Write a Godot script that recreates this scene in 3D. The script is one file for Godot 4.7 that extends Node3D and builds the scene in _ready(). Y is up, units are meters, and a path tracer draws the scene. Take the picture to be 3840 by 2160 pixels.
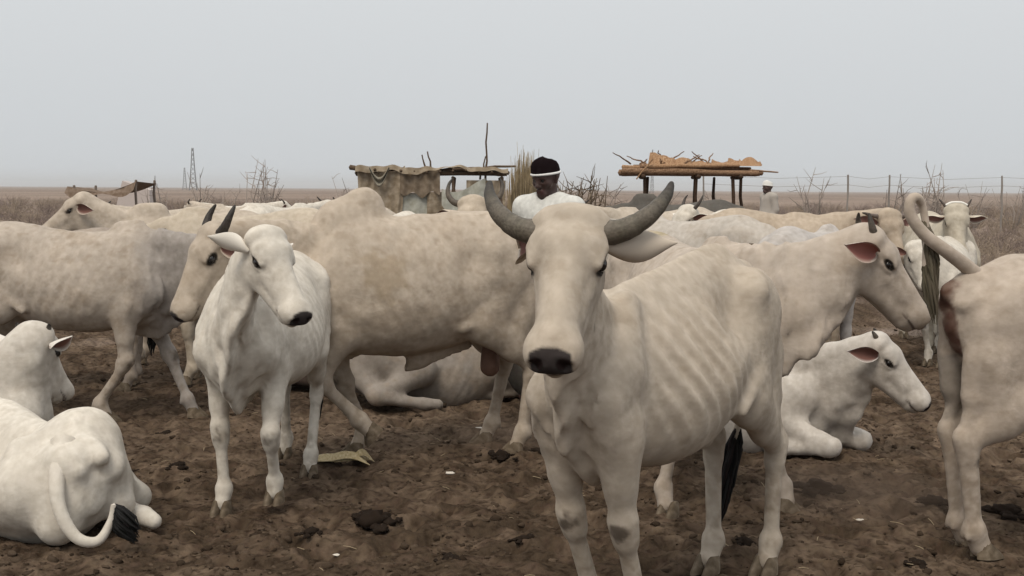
extends Node3D
func _ready() -> void:
	var cam := Camera3D.new()
	add_child(cam)
	cam.name = "camera"
	cam.fov = 27.14
	cam.near = 0.05
	cam.far = 6000.0
	cam.position = Vector3(0, 1.5, 0)
	cam.rotation_degrees = Vector3(-4.73, 0, 0.378)
	cam.current = true
	var around := WorldEnvironment.new()
	around.name = "daylight"
	var env := Environment.new()
	around.environment = env
	add_child(around)
	env.background_mode = Environment.BG_SKY
	env.tonemap_mode = Environment.TONE_MAPPER_LINEAR
	env.tonemap_exposure = 1.27
	var sky := Sky.new()
	var sm := ProceduralSkyMaterial.new()
	sm.sky_top_color = Color(1.18, 1.175, 1.16)      # an overcast vault is brighter overhead than at the horizon
	sm.sky_horizon_color = Color(0.716, 0.730, 0.741)
	sm.sky_curve = 1.6
	sm.ground_horizon_color = Color(0.5, 0.45, 0.4)
	sm.ground_bottom_color = Color(0.35, 0.3, 0.25)
	sky.sky_material = sm
	env.sky = sky
	env.fog_enabled = true
	env.fog_density = 0.0003
	env.fog_light_color = Color(0.95, 0.955, 0.965)
	env.volumetric_fog_enabled = true
	env.volumetric_fog_density = 0.0
	env.sdfgi_enabled = true
	env.ssao_enabled = true
	env.ssil_enabled = true
	var sun := DirectionalLight3D.new()
	sun.name = "sun_behind_haze"
	add_child(sun)
	sun.rotation_degrees = Vector3(-54, -22, 0)
	sun.light_energy = 0.5
	sun.light_color = Color(1.0, 0.96, 0.9)
	sun.light_angular_distance = 25.0
	sun.shadow_enabled = true
	# structure
	cattle_materials()
	ground_noises()
	build_ground()
	far_camp()
	fence()
	scrub()
	shelter()
	reed_stack()
	platform()
	# animals and people
	var H := herd()
	var folk := people()
	var t := Time.get_ticks_msec()
	var task := WorkerThreadPool.add_group_task(func(i):
		if i < H.size():
			sculpt(H[i])
		else:
			person_body(folk[i - H.size()]), H.size() + folk.size(), 4, true)
	WorkerThreadPool.wait_for_group_task_completion(task)
	var tris := 0
	for S in H:
		tris += S.mesh_data[3].size() / 3
		assemble(S)
	for f in folk:
		person(f)
	# small things
	dung_pats()
	husk()
	litter()
	dust_puffs()
	scatter_clods()
# ------------------------------------------------------------------ the herd
func horn_pair(r: float, pts: Array, tint := Color(0.16, 0.135, 0.105), tip := Color(0.05, 0.045, 0.04)) -> Array:
	return [{s = 1.0, r = r, pts = pts, tint = tint, tip = tip}, {s = -1.0, r = r, pts = pts, tint = tint, tip = tip}]

func hanging_tail(sway := 0.0) -> Array:
	return [Vector3(-0.68, 1.10, 0), Vector3(-0.775, 1.06, sway * 0.2), Vector3(-0.815, 0.90, sway * 0.5), Vector3(-0.80, 0.70, sway * 0.8), Vector3(-0.79, 0.52, sway)]

# Folded legs of a lying animal, as free primitives. near = 1 puts the hind legs out on its right.
func lying_limbs(near: float, knee_l := Vector3(0.66, 0.065, -0.15), knee_r := Vector3(0.66, 0.065, 0.15)) -> Array:
	var P := []
	var Z := Vector3(0, 0, 1)
	for s in [-1.0, 1.0]:
		var kn: Vector3 = knee_r if s > 0.0 else knee_l
		var el := Vector3(0.36, 0.20, 0.17 * s)
		var back := Vector3(kn.x - 0.26, 0.04, kn.z * 0.55 + 0.10 * s)
		P.append(cap(Vector3(0.50, 0.32, 0.15 * s), el, 0.11, 0.095, 0.08, Z, 1.2))
		P.append(cap(el, kn, 0.082, 0.052, 0.06))
		P.append(cap(kn, kn + Vector3(0.015, 0, 0), 0.060, 0.052, 0.03))
		P.append(cap(kn + Vector3(0, -0.01, 0), back, 0.042, 0.036, 0.03))
		P.append(cap(back, back + Vector3(-0.08, 0.005, -0.02 * s), 0.04, 0.042, 0.03))
	# upper hind leg lies against the flank, the lower one under the belly
	P.append(cap(Vector3(-0.46, 0.36, 0.15 * near), Vector3(-0.20, 0.27, 0.31 * near), 0.17, 0.115, 0.10, Z, 1.25))
	P.append(cap(Vector3(-0.20, 0.25, 0.32 * near), Vector3(-0.50, 0.10, 0.36 * near), 0.095, 0.052, 0.06))
	P.append(cap(Vector3(-0.62, 0.28, 0.12 * near), Vector3(-0.52, 0.13, 0.30 * near), 0.10, 0.06, 0.08))
	P.append(cap(Vector3(-0.52, 0.10, 0.36 * near), Vector3(-0.20, 0.05, 0.44 * near), 0.045, 0.036, 0.04))
	P.append(cap(Vector3(-0.20, 0.05, 0.44 * near), Vector3(-0.11, 0.045, 0.46 * near), 0.042, 0.04, 0.03))
	P.append(cap(Vector3(-0.48, 0.22, -0.14 * near), Vector3(-0.25, 0.12, -0.24 * near), 0.16, 0.11, 0.10))
	return P

func herd() -> Array:
	var cream := Color(0.52, 0.46, 0.395)
	var white := Color(0.68, 0.64, 0.58)
	var grey := Color(0.47, 0.45, 0.42)
	var tan_ := Color(0.47, 0.395, 0.32)
	var H := []
	# gaunt cow in front, face to the camera
	H.append({label = "gaunt cream cow nearest the camera, staring ahead with wide upcurved grey horns", at = Vector2(0.478, -4.10), turn = 233.1, size = 1.04, stations = GAUNT, coat = Color(0.519, 0.456, 0.387), cell = 0.0105, fine = 0.0055,
		ribs = 0.0075, hollow = 0.05, gaunt = 1.2, ridge = 1.35, lumps = 0.004, folds = 0.013, dirt = 0.55, dewlap = 0.10, udder = 0.55, neck_width = 0.86, hump = [0.22, 1.08, 0.04, 0.03], crest = 1.02, shoulder = 0.68, chest = -0.19,
		head_at = Vector3(0.70, 1.345, -0.155), head_yaw = -25.0, head_pitch = -42.0, head_size = 0.98, neck_bow = Vector3(0.06, -0.08, 0.04), eye_open = 1.0,
		fl = Vector3(0.27, 0, -0.10), fr = Vector3(0.24, 0, 0.10), hl = Vector3(-0.673, 0, -0.12), hr = Vector3(-0.551, 0, 0.06),
		horns = horn_pair(0.038, [Vector3(0.03, -0.005, 0.075), Vector3(0.015, 0.0, 0.15), Vector3(-0.04, 0.005, 0.215), Vector3(-0.115, 0.005, 0.255), Vector3(-0.185, 0.0, 0.268)], Color(0.17, 0.15, 0.12)),
		ears = [[22.0, -16.0, 232.0], [50.0, -60.0, 60.0]], tail = [Vector3(-0.68, 1.10, 0), Vector3(-0.775, 1.06, 0), Vector3(-0.83, 0.9, 0.0), Vector3(-0.82, 0.62, 0.05), Vector3(-0.80, 0.40, 0.09)], switch_len = 0.34, switch_r = 0.036})
	# big humped bull walking left
	H.append({name = "zebu_bull", category = "bull", label = "big humped cream bull walking left with one foreleg lifted", at = Vector2(-0.587, -6.62), turn = 198.0, size = 1.06, stations = BULL, bull = true, coat = Color(0.493, 0.427, 0.360), cell = 0.015, fine = 0.009,
		ribs = 0.002, hollow = 0.03, gaunt = 1.4, ridge = 1.8, lumps = 0.009, folds = 0.012, dirt = 0.8, dewlap = 0.12, hump = [0.33, 1.22, 0.14, 0.11, 1.315], thick = 1.12,
		head_at = Vector3(0.99, 1.185, -0.11), eye_open = 0.8, head_yaw = -16.0, head_pitch = -60.0, neck_bow = Vector3(0.0, 0.05, 0),
		hl = Vector3(-0.56, 0, -0.10), hr = Vector3(-0.48, 0, 0.20), fr = Vector3(0.26, 0, 0.13),
		fl = Vector3(0.20, 0.15, -0.16), fl_knee = Vector3(0.475, 0.44, -0.14), fl_fetlock = Vector3(0.285, 0.235, -0.155), fl_up = Vector3(0.75, 0.66, 0), fl_toe = Vector3(0.6, -0.8, 0),
		horns = horn_pair(0.030, [Vector3(0.01, 0.0, 0.075), Vector3(-0.03, 0.01, 0.13), Vector3(-0.10, 0.02, 0.15), Vector3(-0.17, 0.02, 0.14)], Color(0.06, 0.05, 0.045)),
		ears = [[15.0, -40.0, 50.0], [20.0, -15.0, 50.0]], tail = hanging_tail(0.05), switch_r = 0.03,
		extra = [cap(Vector3(-0.47, 0.64, 0.0), Vector3(-0.46, 0.46, 0.0), 0.04, 0.055, 0.03)],
		stains = [[Vector3(-0.46, 0.49, 0.0), 0.17, Color(0.15, 0.07, 0.05), 0.85], [Vector3(0.18, 0.98, -0.27), 0.14, Color(0.33, 0.26, 0.18), 0.55]]})
	# cow facing us, head turned
	H.append({label = "small pale hornless cow walking towards the camera, head turned to the right", at = Vector2(-1.2, -5.85), turn = 265.0, size = 0.94, stations = COW, coat = white, cell = 0.014, fine = 0.0065,
		ribs = 0.003, hollow = 0.02, gaunt = 1.0, lumps = 0.003, folds = 0.013, dirt = 0.35, dewlap = 0.13, neck_width = 0.9, udder = 0.5,
		head_at = Vector3(0.85, 1.37, -0.24), head_yaw = -52.0, head_pitch = -48.0, head_size = 0.92, eye_open = 0.5, neck_bow = Vector3(0.08, -0.02, 0.06), shoulder = 0.9,
		fr = Vector3(0.496, 0, 0.10), fl = Vector3(0.44, 0.05, -0.15), fl_knee = Vector3(0.52, 0.39, -0.16), fl_fetlock = Vector3(0.42, 0.155, -0.15), hl = Vector3(-0.30, 0, -0.13), hr = Vector3(-0.72, 0, 0.13),
		horns = horn_pair(0.02, [Vector3(0.015, 0.0, 0.085), Vector3(0.0, 0.0, 0.10), Vector3(-0.012, 0.0, 0.108)], Color(0.12, 0.10, 0.10)),
		ears = [[25.0, -55.0, 60.0], [38.0, -5.0, 200.0]], tail = hanging_tail(-0.05)})
	# standing cow on the left, facing right
	H.append({label = "tan cow on the far left walking right, its grey neck behind the bull's head", at = Vector2(-2.82, -7.7), turn = -3.0, size = 1.02, stations = COW, coat = Color(0.466, 0.409, 0.356), neck_tint = Color(0.33, 0.305, 0.29), neck_from = 0.38, cell = 0.016, fine = 0.0,
		ribs = 0.002, gaunt = 1.2, folds = 0.018, lumps = 0.008, dirt = 0.85, dewlap = 0.12, hump = [0.36, 1.20, 0.08, 0.06],
		head_at = Vector3(1.0, 1.08, 0.12), head_yaw = 10.0, head_pitch = -50.0,
		fr = Vector3(0.25, 0, 0.14), fr_knee = Vector3(0.36, 0.37, 0.15), fl = Vector3(0.74, 0, -0.06), hl = Vector3(-0.45, 0, -0.14), hr = Vector3(-0.72, 0, 0.14), tail = hanging_tail(0.0), ears = [[20.0, -20.0, 50.0], [20.0, -20.0, 50.0]]})
	# lying cows
	H.append({label = "white cow lying with its rump to the camera, tail curled on the dirt", at = Vector2(-2.31, -5.37), turn = 139.0, stations = RECLINE, ridge = 1.6, drop = 0.725, roll = -0.18, coat = white, cell = 0.013, legs = [], hooves = false,
		ribs = 0.002, hollow = 0.03, dirt = 0.25, dewlap = 0.08, gaunt = 1.3, lumps = 0.006, head_at = Vector3(0.95, 0.72, -0.15), head_pitch = -35.0, head_yaw = -20.0,
		extra = lying_limbs(1.0) + [cap(Vector3(-0.48, 0.36, 0.14), Vector3(-0.66, 0.14, 0.17), 0.10, 0.075, 0.06), cap(Vector3(-0.50, 0.10, 0.24), Vector3(-0.70, 0.07, 0.27), 0.045, 0.036, 0.03), cap(Vector3(-0.70, 0.07, 0.27), Vector3(-0.77, 0.055, 0.28), 0.042, 0.034, 0.02), cap(Vector3(-0.62, 0.34, -0.04), Vector3(-0.66, 0.10, -0.10), 0.10, 0.09, 0.06)],
		tail_flare = 0.02, tail = [Vector3(-0.60, 0.42, -0.03), Vector3(-0.68, 0.33, -0.11), Vector3(-0.76, 0.20, -0.15), Vector3(-0.83, 0.085, -0.12), Vector3(-0.875, 0.06, -0.05), Vector3(-0.885, 0.13, 0.005), Vector3(-0.89, 0.20, 0.02)], tail_r = 0.042, switch_dir = Vector3(-0.4, -0.6, 0.45), switch_len = 0.17, switch_r = 0.035})
	H.append({label = "pale cow lying at the left edge, back of its head to the camera", ear_len = 0.16, at = Vector2(-3.0, -5.85), turn = 36.9, stations = COW, drop = 0.66, coat = Color(0.63, 0.595, 0.55), cell = 0.018, fine = 0.0085, legs = [], hooves = false, dirt = 0.4, dewlap = 0.08,
		head_at = Vector3(0.60, 0.74, 0.06), head_pitch = -52.0, head_yaw = -38.0, neck_bow = Vector3(0.0, 0.04, 0), extra = lying_limbs(-1.0), ears = [[15.0, 5.0, 300.0], [15.0, 5.0, 300.0]],
		horns = horn_pair(0.02, [Vector3(0.0, 0.01, 0.08), Vector3(-0.03, 0.02, 0.10), Vector3(-0.05, 0.025, 0.105)], Color(0.14, 0.125, 0.115))})
	H.append({label = "pale grey cow lying on the right with its forelegs folded under, facing right", at = Vector2(1.22, -7.1), turn = -17.5, stations = COW, drop = 0.66, roll = 0.06, coat = Color(0.60, 0.565, 0.53), cell = 0.015, fine = 0.0075, legs = [], hooves = false, dirt = 0.3, dewlap = 0.11, folds = 0.008,
		head_at = Vector3(0.93, 0.66, 0.20), head_pitch = -47.0, head_yaw = 2.0, neck_bow = Vector3(0.06, -0.02, 0.03), extra = lying_limbs(-1.0, Vector3(0.85, 0.065, 0.02), Vector3(0.69, 0.068, 0.30)), ears = [[45.0, -30.0, 50.0], [45.0, -35.0, 50.0]],
		horns = horn_pair(0.02, [Vector3(0.0, 0.01, 0.07), Vector3(-0.04, 0.025, 0.085), Vector3(-0.075, 0.03, 0.08)], Color(0.14, 0.12, 0.10))})
	# cow behind the front one, head in profile to the right
	H.append({label = "cream cow behind the front cow, head in profile to the right with pink ears", at = Vector2(0.86, -5.92), turn = -74.6, size = 1.03, stations = COW, coat = Color(0.510, 0.447, 0.392), cell = 0.014, fine = 0.0065, ribs = 0.004, gaunt = 1.2, lumps = 0.006, folds = 0.018, dirt = 0.55, dewlap = 0.13, nose = Color(0.30, 0.235, 0.20),
		head_at = Vector3(0.86, 1.26, -0.45), head_yaw = -78.0, head_pitch = -50.0, neck_bow = Vector3(0.20, -0.08, 0.06), neck_width = 1.05,
		fl = Vector3(0.524, 0, -0.30), fl_toe = Vector3(0.6, 0, -0.8), fr = Vector3(0.45, 0, 0.26), fr_toe = Vector3(0.7, 0, 0.7), ear_in = Color(0.34, 0.15, 0.13),
		horns = horn_pair(0.021, [Vector3(0.01, 0.0, 0.07), Vector3(-0.03, 0.02, 0.085), Vector3(-0.07, 0.04, 0.08), Vector3(-0.10, 0.06, 0.065)], Color(0.13, 0.11, 0.095)),
		ears = [[50.0, -38.0, 40.0], [50.0, -38.0, 40.0]], tail = hanging_tail(0.0),
		stains = [[Vector3(-0.5, 1.16, -0.1), 0.30, Color(0.36, 0.30, 0.17), 0.7]]})
	# right edge, tail raised
	H.append({label = "tan cow cut by the right edge, its tail raised in a loop", at = Vector2(2.52, -5.0), turn = 12.0, stations = COW, coat = Color(0.50, 0.431, 0.371), cell = 0.013, gaunt = 1.25, hollow = 0.04, dirt = 0.6, dewlap = 0.1, thick = 1.22, lumps = 0.006,
		head_at = Vector3(1.0, 1.30, 0.0), hr = Vector3(-0.585, 0, 0.06), hl = Vector3(-0.56, 0, -0.09), hr_knee = Vector3(-0.70, 0.48, 0.08), hl_knee = Vector3(-0.66, 0.48, -0.09),
		tail_flare = 0.03, tail = [Vector3(-0.50, 1.06, 0.0), Vector3(-0.60, 1.13, 0.0), Vector3(-0.69, 1.20, 0.01), Vector3(-0.798, 1.265, 0.03), Vector3(-0.886, 1.33, 0.016), Vector3(-0.944, 1.409, 0.004), Vector3(-0.943, 1.467, 0.002), Vector3(-0.908, 1.477, -0.011), Vector3(-0.87, 1.44, -0.032), Vector3(-0.852, 1.344, -0.028), Vector3(-0.852, 1.20, -0.028)],
		tail_r = 0.038, switch_len = 0.25, switch_r = 0.024, switch_dir = Vector3(0.20, -0.97, 0.05), switch = Color(0.10, 0.085, 0.06),
		stains = [[Vector3(-0.780, 1.12, 0.005), 0.062, Color(0.12, 0.06, 0.045), 0.8], [Vector3(-0.780, 1.07, 0.005), 0.062, Color(0.12, 0.06, 0.045), 0.8], [Vector3(-0.780, 1.02, 0.005), 0.062, Color(0.12, 0.06, 0.045), 0.8], [Vector3(-0.772, 0.97, 0.005), 0.062, Color(0.12, 0.06, 0.045), 0.8], [Vector3(-0.758, 0.92, 0.005), 0.062, Color(0.12, 0.06, 0.045), 0.8], [Vector3(-0.744, 0.87, 0.005), 0.062, Color(0.12, 0.06, 0.045), 0.8], [Vector3(-0.730, 0.82, 0.005), 0.062, Color(0.12, 0.06, 0.045), 0.8], [Vector3(-0.68, 0.70, -0.06), 0.16, Color(0.25, 0.225, 0.20), 0.7], [Vector3(-0.64, 0.40, 0.12), 0.04, Color(0.06, 0.05, 0.045), 0.9]]})
	# farther animals
	H.append({label = "young white cow peering past the raised tail, dark muzzle lowered", at = Vector2(3.85, -10.6), turn = -120.0, size = 0.9, stations = COW, coat = white, cell = 0.02, fine = 0.012, dirt = 0.3, head_at = Vector3(0.93, 1.16, 0.10), head_yaw = -45.0, head_pitch = -55.0, fl = Vector3(0.53, 0, -0.09), fr = Vector3(0.45, 0, 0.05)})
	H.append({label = "cream cow far right facing the camera, white rope tied across its horns", at = Vector2(4.15, -11.6), turn = 265.0, size = 1.05, stations = COW, coat = Color(0.546, 0.500, 0.423), cell = 0.022, fine = 0.012, head_at = Vector3(0.70, 1.275, 0.05), head_yaw = 0.0, head_pitch = -60.0, nose = Color(0.2, 0.16, 0.14),
		horns = horn_pair(0.017, [Vector3(0.0, 0.01, 0.075), Vector3(-0.05, 0.015, 0.11), Vector3(-0.11, 0.015, 0.15)], Color(0.13, 0.10, 0.085)), ears = [[-2.0, -10.0, 20.0], [-2.0, -10.0, 20.0]], rope = [Vector3(-0.035, 0.03, 0.095), Vector3(-0.055, 0.04, 0.05), Vector3(-0.058, 0.043, 0.0), Vector3(-0.055, 0.04, -0.05), Vector3(-0.035, 0.03, -0.095)]})
	H.append({label = "brown-backed cow with level sideways horns looking back at the camera", at = Vector2(2.45, -10.6), turn = -4.0, size = 1.08, stations = COW, coat = tan_, cell = 0.022, fine = 0.012, head_at = Vector3(0.72, 1.20, 0.36), head_yaw = 70.0, head_pitch = -60.0, neck_bow = Vector3(0.15, 0, -0.05), dirt = 0.8, hump = [0.1, 1.16, 0.07, 0.06],
		horns = horn_pair(0.021, [Vector3(0.01, 0.0, 0.08), Vector3(0.0, 0.0, 0.15), Vector3(-0.02, 0.0, 0.21), Vector3(-0.03, 0.0, 0.25)], Color(0.20, 0.16, 0.14)), stains = [[Vector3(0.45, 1.25, 0), 0.3, white, 0.0]]})
	H.append({label = "pale cow seen from behind, tail hanging on its sloping rump, beyond the front cow's back", at = Vector2(1.45, -9.75), turn = 140.0, size = 1.05, stations = COW, coat = Color(0.515, 0.478, 0.441), cell = 0.02, gaunt = 1.3, head_at = Vector3(1.0, 1.1, 0.0), tail = hanging_tail(-0.1)})
	H.append({label = "white cow with one dark upright horn, its head over the pale rump", at = Vector2(1.95, -11.9), turn = 238.0, size = 1.05, stations = COW, coat = white, cell = 0.022, fine = 0.013, head_at = Vector3(0.80, 1.245, -0.14), head_yaw = 30.0, head_pitch = -45.0,
		horns = horn_pair(0.02, [Vector3(0.0, 0.01, 0.07), Vector3(-0.05, 0.02, 0.11), Vector3(-0.12, 0.04, 0.13), Vector3(-0.17, 0.05, 0.12)], Color(0.09, 0.075, 0.065)), ears = [[15.0, -10.0, 20.0], [15.0, -10.0, 20.0]]})
	H.append({label = "grey-white cow with only its back showing left of the profile head", at = Vector2(2.25, -9.0), turn = 55.0, size = 1.0, stations = COW, coat = Color(0.510, 0.482, 0.469), cell = 0.022, head_at = Vector3(1.0, 1.0, 0.0), tail = hanging_tail(0.1)})
	H.append({label = "dark grey humped cow under the pole platform", at = Vector2(1.95, -14.2), turn = 170.0, size = 1.12, stations = COW, coat = Color(0.115, 0.108, 0.10), cell = 0.03, dirt = 0.2, hump = [0.34, 1.22, 0.11, 0.09], head_at = Vector3(0.95, 1.05, 0.0), horns = horn_pair(0.02, [Vector3(0.0, 0.01, 0.07), Vector3(-0.06, 0.02, 0.10), Vector3(-0.16, 0.04, 0.11)], Color(0.05, 0.045, 0.04))})
	H.append({label = "cream cow with tall lyre-shaped horns behind the bull's back", at = Vector2(-0.2, -9.4), turn = 261.0, size = 1.06, stations = COW, coat = Color(0.528, 0.456, 0.378), cell = 0.02, fine = 0.01, head_at = Vector3(0.76, 1.315, -0.04), head_yaw = 0.0, head_pitch = -55.0,
		horns = horn_pair(0.026, [Vector3(0.0, 0.0, 0.075), Vector3(-0.01, 0.0, 0.14), Vector3(-0.08, 0.0, 0.195), Vector3(-0.17, 0.0, 0.20), Vector3(-0.23, 0.0, 0.175)], Color(0.14, 0.115, 0.09)), ears = [[5.0, -18.0, 25.0], [5.0, -18.0, 25.0]]})
	H.append({label = "humped cream cow at the left with its head raised over the tan cow's back", at = Vector2(-2.72, -10.0), turn = 186.0, size = 1.05, stations = COW, coat = Color(0.510, 0.447, 0.383), cell = 0.02, fine = 0.011, hump = [0.33, 1.20, 0.10, 0.08, 1.22], head_at = Vector3(0.80, 1.325, 0.0), head_pitch = -36.0, head_yaw = 0.0, dirt = 0.5, ears = [[35.0, -40.0, 40.0], [35.0, -40.0, 40.0]]})
	H.append({label = "cream cow standing side-on behind the hornless cow's head, back rising to its hips", at = Vector2(-2.05, -9.2), turn = 182.0, size = 1.08, stations = COW, coat = Color(0.528, 0.465, 0.387), cell = 0.022, head_at = Vector3(0.95, 0.95, 0.0), gaunt = 1.3, dirt = 0.5, tail = hanging_tail(0.0)})
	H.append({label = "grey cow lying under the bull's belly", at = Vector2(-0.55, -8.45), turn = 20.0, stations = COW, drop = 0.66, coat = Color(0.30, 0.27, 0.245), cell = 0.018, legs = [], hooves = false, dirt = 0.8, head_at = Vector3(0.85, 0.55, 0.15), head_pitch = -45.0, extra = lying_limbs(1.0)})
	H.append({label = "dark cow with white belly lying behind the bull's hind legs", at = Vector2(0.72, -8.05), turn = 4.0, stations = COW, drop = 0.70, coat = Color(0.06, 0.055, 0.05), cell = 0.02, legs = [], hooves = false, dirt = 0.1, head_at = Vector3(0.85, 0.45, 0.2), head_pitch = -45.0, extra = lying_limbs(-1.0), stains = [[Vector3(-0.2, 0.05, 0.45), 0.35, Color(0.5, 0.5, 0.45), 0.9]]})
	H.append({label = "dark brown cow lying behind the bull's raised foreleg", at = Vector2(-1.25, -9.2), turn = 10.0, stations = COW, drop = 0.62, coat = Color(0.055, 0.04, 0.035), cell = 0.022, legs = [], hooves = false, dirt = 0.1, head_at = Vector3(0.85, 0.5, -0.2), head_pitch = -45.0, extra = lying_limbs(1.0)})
	H.append({label = "dusty cow standing in the gap under the tan cow's belly, black tail hanging", at = Vector2(-3.45, -8.75), turn = 190.0, size = 0.96, stations = COW, coat = Color(0.370, 0.319, 0.280), cell = 0.022, head_at = Vector3(0.95, 0.9, 0.0), dirt = 0.9, tail = hanging_tail(0.12)})
	# the far end of the herd
	var far := [
		["small cream cow among the far herd, right of the raised head", -5.0, -17.5, 200.0, 0.98], ["small white cow among the far herd, grazing below the lattice mast", -4.75, -20.0, 20.0, 1.0], ["small pale cow among the far herd under a dead stem", -4.3, -18.6, 150.0, 1.0],
		["white cow with one dark horn beyond the long cream back", -2.95, -15.2, 60.0, 1.05], ["small pale cow whose hump shows between bull's hump and cloth shelter", -1.75, -14.5, 255.0, 1.02], ["small white cow just right of the bull's hump", -1.35, -13.2, 250.0, 1.0], ["white-humped cow beside the front cow's ear", 1.6, -13.0, 200.0, 1.06]]
	for f in far:
		H.append({label = f[0], at = Vector2(f[1], f[2]), turn = f[3], size = f[4], stations = COW, coat = cream if H.size() % 2 else white, cell = 0.03, head_at = Vector3(0.92, 1.22, 0.0), head_pitch = -45.0, group = "far cattle", horns = horn_pair(0.02, [Vector3(0.0, 0.01, 0.07), Vector3(-0.05, 0.02, 0.12), Vector3(-0.13, 0.02, 0.14)], Color(0.12, 0.1, 0.09))})
	for i in H.size():
		H[i].seed_at = Vector3(i * 3.7, i * 1.9, -i * 2.3)
	return H
# ------------------------------------------------------------------ people
# x forward, y up, z to the person's right. One continuous body; robe, cap and band are its children.
func person_body(S: Dictionary) -> void:
	var P := []
	var Z := Vector3(0, 0, 1)
	var hb := Basis(Vector3.UP, -deg_to_rad(S.get("look", 0.0))) * Basis(Z, deg_to_rad(S.get("nod", 0.0)))
	var T := Transform3D(hb, Vector3(0.02, 1.575, 0))
	var add := func(a: Vector3, b: Vector3, ra: float, rb: float, k: float, f := 1.0, cut := false):
		P.append(cap(T * a, T * b, ra, rb, k, T.basis.z if f != 1.0 else Vector3.ZERO, f, cut))
	P.append(cap(Vector3(-0.02, 1.36, 0), T * Vector3(-0.025, -0.07, 0), 0.062, 0.056, 0.05))
	add.call(Vector3(-0.035, 0.035, 0), Vector3(0.025, 0.04, 0), 0.090, 0.082, 0.03, 1.14)
	add.call(Vector3(0.03, -0.02, 0), Vector3(0.045, -0.075, 0), 0.066, 0.045, 0.04, 1.02)
	add.call(Vector3(0.072, -0.10, -0.012), Vector3(0.072, -0.10, 0.012), 0.022, 0.022, 0.03)
	add.call(Vector3(0.092, 0.012, 0), Vector3(0.112, -0.030, 0), 0.011, 0.016, 0.018)
	add.call(Vector3(0.082, 0.026, -0.035), Vector3(0.082, 0.026, 0.035), 0.014, 0.014, 0.018)
	add.call(Vector3(0.094, -0.064, -0.016), Vector3(0.094, -0.064, 0.016), 0.010, 0.010, 0.012)
	add.call(Vector3(0.090, -0.078, -0.014), Vector3(0.090, -0.078, 0.014), 0.011, 0.011, 0.012)
	for s in [-1.0, 1.0]:
		add.call(Vector3(0.062, -0.022, 0.05 * s), Vector3(0.05, -0.03, 0.058 * s), 0.020, 0.016, 0.025)
		add.call(Vector3(0.103, -0.036, 0.013 * s), Vector3(0.100, -0.036, 0.016 * s), 0.009, 0.008, 0.010)
		add.call(Vector3(0.098, 0.004, 0.032 * s), Vector3(0.094, 0.004, 0.036 * s), 0.012, 0.012, 0.012, 1.0, true)
		add.call(Vector3(-0.018, 0.018, 0.080 * s), Vector3(-0.010, -0.028, 0.078 * s), 0.016, 0.010, 0.010)
		# shoulders, arms, hands
		var sh := Vector3(-0.02, 1.36, 0.175 * s)
		var el := Vector3(-0.04, 1.09, 0.225 * s)
		var wr := Vector3(0.06, 0.86, 0.235 * s)
		P.append(cap(Vector3(-0.02, 1.40, 0.06 * s), sh, 0.055, 0.055, 0.06))
		P.append(cap(sh, el, 0.052, 0.040, 0.04))
		P.append(cap(el, wr, 0.040, 0.027, 0.03))
		P.append(cap(wr, wr + Vector3(0.03, -0.075, 0), 0.026, 0.032, 0.02, Z, 1.9))
		for f in 4:
			var x0: float = 0.052 - 0.016 * f
			var ln: float = [0.068, 0.076, 0.071, 0.056][f]
			var k0 := wr + Vector3(x0, -0.088, 0)
			var k1 := k0 + Vector3(0.008, -ln * 0.5, -0.006 * s)
			P.append(cap(k0, k1, 0.009, 0.0085, 0.006))
			P.append(cap(k1, k1 + Vector3(-0.004, -ln * 0.5, -0.016 * s), 0.0085, 0.007, 0.006))
		P.append(cap(wr + Vector3(0.035, -0.03, -0.006 * s), wr + Vector3(0.068, -0.065, -0.02 * s), 0.013, 0.010, 0.01))
		P.append(cap(wr + Vector3(0.068, -0.065, -0.02 * s), wr + Vector3(0.076, -0.095, -0.026 * s), 0.010, 0.008, 0.008))
		P.append(cap(Vector3(-0.02, 0.90, 0.09 * s), Vector3(0.0, 0.50, 0.10 * s), 0.085, 0.055, 0.05))
		P.append(cap(Vector3(0.0, 0.50, 0.10 * s), Vector3(-0.03, 0.09, 0.10 * s), 0.052, 0.034, 0.03))
		P.append(cap(Vector3(-0.05, 0.04, 0.10 * s), Vector3(0.13, 0.03, 0.115 * s), 0.036, 0.028, 0.03))
	P.append(cap(Vector3(-0.02, 1.30, 0), Vector3(-0.01, 1.05, 0), 0.135, 0.12, 0.06, Vector3(1, 0, 0), 1.35))
	P.append(cap(Vector3(-0.01, 1.05, 0), Vector3(-0.01, 0.92, 0), 0.12, 0.13, 0.06, Vector3(1, 0, 0), 1.2))
	var Q := {lumps = 0.0}
	var a := grid_mesh(P, Q, Vector3(-0.25, -0.01, -0.36), Vector3(0.25, 1.40, 0.36), 0.011, AABB())
	var b := grid_mesh(P, Q, T * Vector3(-0.02, 0, 0) - Vector3(0.16, 0.22, 0.16), T * Vector3(0, 0, 0) + Vector3(0.17, 0.17, 0.16), 0.005, AABB())
	var robe := [cap(Vector3(-0.02, 1.33, -0.10), Vector3(-0.02, 1.33, 0.10), 0.118, 0.118, 0.05, Vector3(1, 0, 0), 1.15), cap(Vector3(-0.02, 1.30, 0), Vector3(-0.01, 0.95, 0), 0.19, 0.21, 0.06, Vector3(1, 0, 0), 1.2), cap(Vector3(-0.01, 0.95, 0), Vector3(-0.02, 0.22, 0), 0.21, 0.27, 0.06, Vector3(1, 0, 0), 1.12)]
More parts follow.
